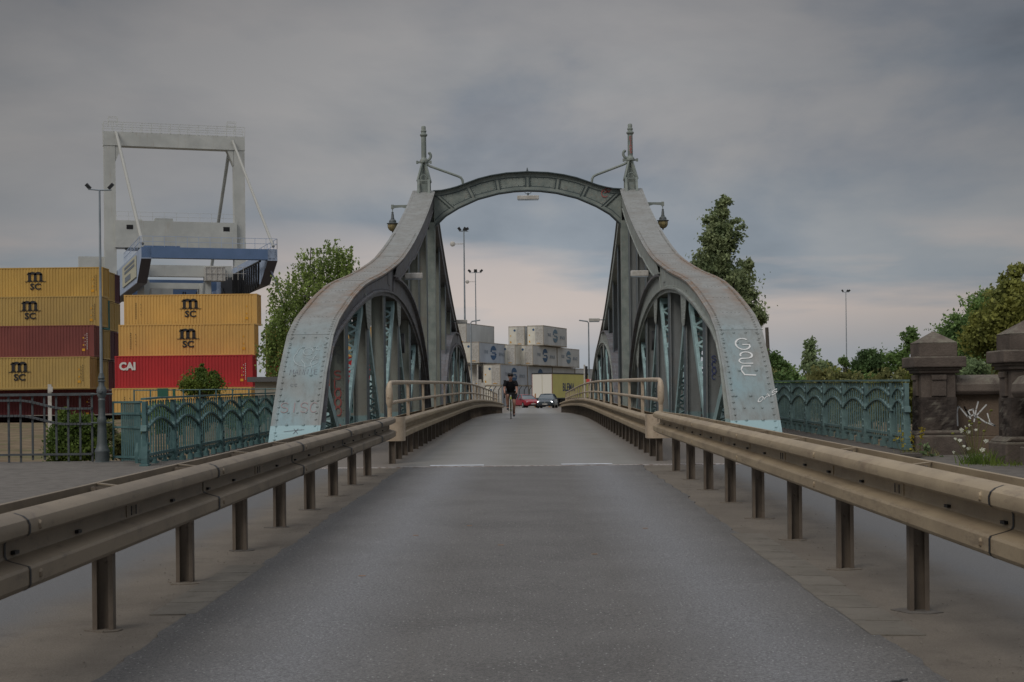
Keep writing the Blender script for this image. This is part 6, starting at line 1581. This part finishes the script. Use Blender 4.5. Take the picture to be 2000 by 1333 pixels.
for s in (-1, 1): mb.box((-6.05, s * 1.235 - .03, 1.05), (-5.98, s * 1.235 + .03, 3.82))
lb(mb, 'door_frame', mat('door_frame_red', (.26, .10, .09), .6), root)
mb = MB(); text_mb(mb, 'BLEMA', 1.3, .03, -1.0, 1.85, -1.25, .95, .006); lb(mb, 'lettering', mat('lettering_navy', (.06, .07, .12), .6), root)
for x in (-4.4, -3.1, 3.6):
    for s in (-1, 1):
        mb = MB(); mb.tube([(x, s * 1.2, .5), (x, s * .9, .5)], .5, 18); lb(mb, 'wheel', M['tyre'], root)
mb = MB(); mb.box((-5.9, -1.0, .6), (5.5, 1.0, .92)); mb.box((-5.9, -1.15, .45), (-5.8, 1.15, .6)); lb(mb, 'chassis', M['black'], root)
mb = MB(); mb.cbox((-6.08, -1.1, .75), (.05, .3, .16)); mb.cbox((-6.08, 1.1, .75), (.05, .3, .16)); lb(mb, 'tail_light', mat('tail_red', (.25, .02, .02), .4), root)
for px, Y, lab in ((1045.5, 176, 'orange post beside the red car'), (1073, 178, 'small orange lamp post behind the grey car')):
    p = at(px, 770, Y); root = thing('orange_post', lab, 'post', (p.x, Y, zr(Y)), 'orange posts at the junction')
    mb = MB(); mb.lathe([(.12, 0), (.12, .08), (.07, .1), (.07, p.z - zr(Y)), (.05, p.z - zr(Y) + .05)], (p.x, Y, zr(Y)), 10); mb.build('post', mat('post_orange', (.35, .16, .04), .6), root, smooth=True)
# wire fence before the reefers
root = thing('security_fence', 'thin wire security fence with bent tops before the white containers', 'fence', (at(980, 790, 196).x, 196, .3))
for i, px in enumerate(range(934, 1046, 10)):
    p = at(px, 762, 196); mb = MB(); mb.tube([(p.x, 196, .3), p, p + Vector((.35, 0, .5))], .05, 5); mb.build('post', M['dark'], root)
mb = MB()
for z in (1.0, 2.0): mb.tube([(at(932, 0, 196).x - 4.4*0 , 196, z), (at(1046, 700, 196).x, 196, z)], .02, 4)
mb.build('wire', M['galv'], root)

# ------------------------------------------------------------ cyclist
M['skin'] = mat('skin', (.46, .25, .18), .55); M['jersey'] = mat('black_jersey', (.010, .010, .012), .85); M['shorts'] = mat('black_shorts', (.007, .007, .008), .8); M['helmet'] = mat('black_helmet', (.02, .02, .022), .35)
M['shoe'] = mat('shoe', (.05, .055, .065), .6); M['lime'] = mat('lime_frame', (.42, .50, .10), .35); M['frame_white'] = mat('frame_white', (.5, .52, .5), .35); M['hair'] = mat('hair_brown', (.05, .03, .02), .8)
def skin(name, chains, m, root, sub=2, base=None):
    "chains: dict of node -> (pos, radius); edges list"
    nodes, edges = chains; bm = bmesh.new(); lay = bm.verts.layers.skin.verify(); idx = {}
    for i, (k, (p, r)) in enumerate(nodes.items()):
        v = bm.verts.new(p); rr = r if isinstance(r, tuple) else (r, r); v[lay].radius = rr; v[lay].use_root = (i == 0); idx[k] = v
    for a, b in edges: bm.edges.new((idx[a], idx[b]))
    me = bpy.data.meshes.new(name); bm.to_mesh(me); bm.free(); o = bpy.data.objects.new(name, me); C.objects.link(o)
    s = o.modifiers.new('s', 'SKIN'); s.use_smooth_shade = True; u = o.modifiers.new('u', 'SUBSURF'); u.levels = sub; u.render_levels = sub
    bpy.context.view_layer.update(); ev = bpy.data.meshes.new_from_object(o.evaluated_get(bpy.context.evaluated_depsgraph_get()))
    bpy.data.objects.remove(o); ev.materials.clear(); ev.materials.append(m); ev.polygons.foreach_set('use_smooth', [True] * len(ev.polygons))
    o = bpy.data.objects.new(name, ev); C.objects.link(o); o.parent = root; return o
pc_ = at(998, 818, 57); pz = zr(57)
person = thing('person', 'cyclist in black T-shirt, black shorts and dark helmet riding towards the camera', 'person', (pc_.x, 57, pz))
# frame: +x right in the picture, -y towards the camera
Bd = {'pelvis': ((0, .22, .93), (.13, .11)), 'waist': ((0, .12, 1.06), (.125, .10)), 'chest': ((0, .0, 1.20), (.12, .085)), 'neck0': ((0, -.085, 1.335), (.055, .055)), 'neck': ((0, -.15, 1.40), (.055, .055)), 'jaw': ((0, -.20, 1.44), (.066, .068)), 'head': ((0, -.18, 1.51), (.084, .098)), 'crown': ((0, -.16, 1.57), (.07, .08)),
      'sl': ((-.17, -.07, 1.31), .062), 'el': ((-.225, -.14, 1.07), .042), 'wl': ((-.215, -.36, .93), .028), 'hl': ((-.205, -.44, .915), (.034, .025)),
      'sr': ((.17, -.07, 1.31), .062), 'er': ((.225, -.14, 1.07), .042), 'wr': ((.215, -.36, .93), .028), 'hr': ((.205, -.44, .915), (.034, .025)),
      'hpl': ((-.10, .20, .90), .095), 'kl': ((-.13, -.16, .84), .062), 'cl': ((-.125, -.09, .66), .058), 'al': ((-.11, -.06, .43), .035), 'fl': ((-.11, -.20, .37), (.035, .028)),
      'hpr': ((.10, .20, .90), .095), 'kr': ((.12, -.10, .56), .058), 'cr': ((.115, .0, .42), .054), 'ar': ((.11, .10, .20), .033), 'fr': ((.11, -.04, .13), (.035, .028))}
Ed = [('pelvis','waist'),('waist','chest'),('chest','neck0'),('neck0','neck'),('neck','jaw'),('jaw','head'),('head','crown'),('chest','sl'),('sl','el'),('el','wl'),('wl','hl'),('chest','sr'),('sr','er'),('er','wr'),('wr','hr'),('pelvis','hpl'),('hpl','kl'),('kl','cl'),('cl','al'),('al','fl'),('pelvis','hpr'),('hpr','kr'),('kr','cr'),('cr','ar'),('ar','fr')]
def fing(pre, s):
    hx, hy, hz = Bd['h' + pre][0]
    for i in range(4):
        a = 'f%s%d' % (pre, i); dx = s * (-.006 + .0); Bd[a + 'a'] = ((hx + s * .028, hy - .012 + i * .018 - .02, hz + .004), .009); Bd[a + 'b'] = ((hx + s * .034, hy - .014 + i * .018 - .02, hz - .022), .008); Bd[a + 'c'] = ((hx + s * .014, hy - .016 + i * .018 - .02, hz - .034 + .003 * (i % 2)), .007)
        Ed.extend([('h' + pre, a + 'a'), (a + 'a', a + 'b'), (a + 'b', a + 'c')])
    a = 't' + pre; Bd[a + 'a'] = ((hx - s * .028, hy - .01, hz + .002), .010); Bd[a + 'b'] = ((hx - s * .032, hy - .032, hz - .018), .008); Ed.extend([('h' + pre, a + 'a'), (a + 'a', a + 'b')])
fing('l', -1); fing('r', 1)
body = skin('body', (Bd, Ed), M['skin'], person)
mb = MB()
mb.sphere((0, -.275, 1.505), .014, 8, 6, (.9, 1.2, 1.6))
for s in (-1, 1): mb.sphere((s * .082, -.17, 1.505), .02, 8, 6, (.4, .7, 1.2))
lb(mb, 'nose_and_ears', M['skin'], person, smooth=True)
mb = MB()
for s in (-1, 1): mb.sphere((s * .030, -.262, 1.525), .011, 8, 6, (1.3, .6, .7))
mb.cbox((0, -.262, 1.462), (.045, .01, .008)); lb(mb, 'eyes_and_mouth', M['hair'], person)
J = {'waist': ((0, .17, .97), (.165, .13)), 'mid': ((0, .10, 1.08), (.17, .13)), 'chest': ((0, -.01, 1.21), (.205, .15)), 'neck0': ((0, -.075, 1.315), (.12, .11)), 'sl': ((-.18, -.07, 1.305), .092), 'el': ((-.222, -.125, 1.14), .07), 'sr': ((.18, -.07, 1.305), .092), 'er': ((.222, -.125, 1.14), .07)}
skin('t_shirt', (J, [('waist','mid'),('mid','chest'),('chest','neck0'),('chest','sl'),('sl','el'),('chest','sr'),('sr','er')]), M['jersey'], person)
S_ = {'p': ((0, .22, .93), (.15, .13)), 'l': ((-.105, .18, .90), .108), 'l2': ((-.128, -.10, .86), .078), 'r': ((.105, .18, .89), .108), 'r2': ((.12, -.04, .66), .076)}
skin('shorts', (S_, [('p','l'),('l','l2'),('p','r'),('r','r2')]), M['shorts'], person)
mb = MB(); mb.sphere((0, -.165, 1.575), .118, 14, 10, (.95, 1.22, .72)); lb(mb, 'helmet', M['helmet'], person, smooth=True)
for s, k, (x, y, z) in ((-1, 'l', (-.11, -.17, .36)), (1, 'r', (.11, -.01, .115))):
    mb = MB(); mb.sphere((x, y, z), .05, 10, 8, (.85, 2.4, .75)); mb.sphere((x, y + .10, z + .035), .045, 10, 8, (.85, .9, 1.1)); lb(mb, 'shoe', M['shoe'], person, smooth=True)
    mb = MB(); mb.tube([(x, y + .11, z + .05), (x * 1.02, y + .115, z + .15)], .042, 10, .045); lb(mb, 'sock', M['jersey'], person, smooth=True)
bike = thing('bicycle', 'road bicycle with lime and white frame ridden by the person in black', 'bicycle', (pc_.x, 57, pz))
for y, nm in ((-.50, 'wheel'), (.50, 'wheel')):
    mb = MB(); pts = [(0, y + .325 * math.cos(a), .34 + .325 * math.sin(a)) for a in np.linspace(0, 2 * math.pi, 33)]; mb.tube(pts, .018, 8); wh = lb(mb, nm, M['tyre'], bike, smooth=True)
    mb = MB()
    for k in range(16): a = k * math.pi / 8; mb.tube([(.02 * (-1) ** k, y, .34), (0, y + .31 * math.cos(a), .34 + .31 * math.sin(a))], .0015, 3)
    mb.tube([(-.035, y, .34), (.035, y, .34)], .02, 8); mb.build('spokes', M['chrome'], None).parent = wh
mb = MB(); A_ = (0, -.33, .80); mb.tube([A_, (0, -.06, .28)], .026, 8); mb.tube([A_, (0, .20, .82)], .018, 8); mb.tube([(0, -.06, .28), (0, .22, .90)], .018, 8)
for s in (-1, 1): mb.tube([(s * .02, -.06, .28), (s * .05, .50, .34), (s * .015, .20, .82)], .01, 6)
lb(mb, 'frame', M['lime'], bike, smooth=True)
mb = MB(); mb.tube([(0, -.33, .86), (0, -.345, .72)], .03, 8)
for s in (-1, 1): mb.tube([(s * .03, -.355, .70), (s * .045, -.42, .52), (s * .045, -.50, .34)], .014, 6)
mb.mi = 1; mb.tube([(0, -.335, .79), (0, -.35, .71)], .036, 8); lb(mb, 'fork', [M['frame_white'], M['lime']], bike, smooth=True)
mb = MB()
for s in (-1, 1): mb.tube([(0, -.38, .90), (s * .19, -.38, .90), (s * .21, -.45, .89), (s * .215, -.49, .83), (s * .22, -.45, .76), (s * .22, -.38, .75)], .014, 8); mb.tube([(s * .205, -.43, .89), (s * .205, -.50, .93), (s * .205, -.515, .84)], .015, 6)
mb.tube([(0, -.33, .86), (0, -.38, .90)], .016, 6); lb(mb, 'handlebar', M['black'], bike, smooth=True)
mb = MB(); mb.sphere((0, .24, .925), .07, 10, 8, (.9, 1.9, .4)); lb(mb, 'saddle', M['black'], bike, smooth=True)
mb = MB(); mb.tube([(.06, -.06, .28), (.075, -.06, .28)], .09, 16); mb.beam((.085, -.06, .28), (.085, -.03, .11), .015, .03); mb.beam((-.085, -.06, .28), (-.085, -.09, .45), .015, .03)
mb.cbox((.115, -.03, .10), (.07, .08, .02)); mb.cbox((-.115, -.09, .455), (.07, .08, .02)); lb(mb, 'crankset', M['dark'], bike)
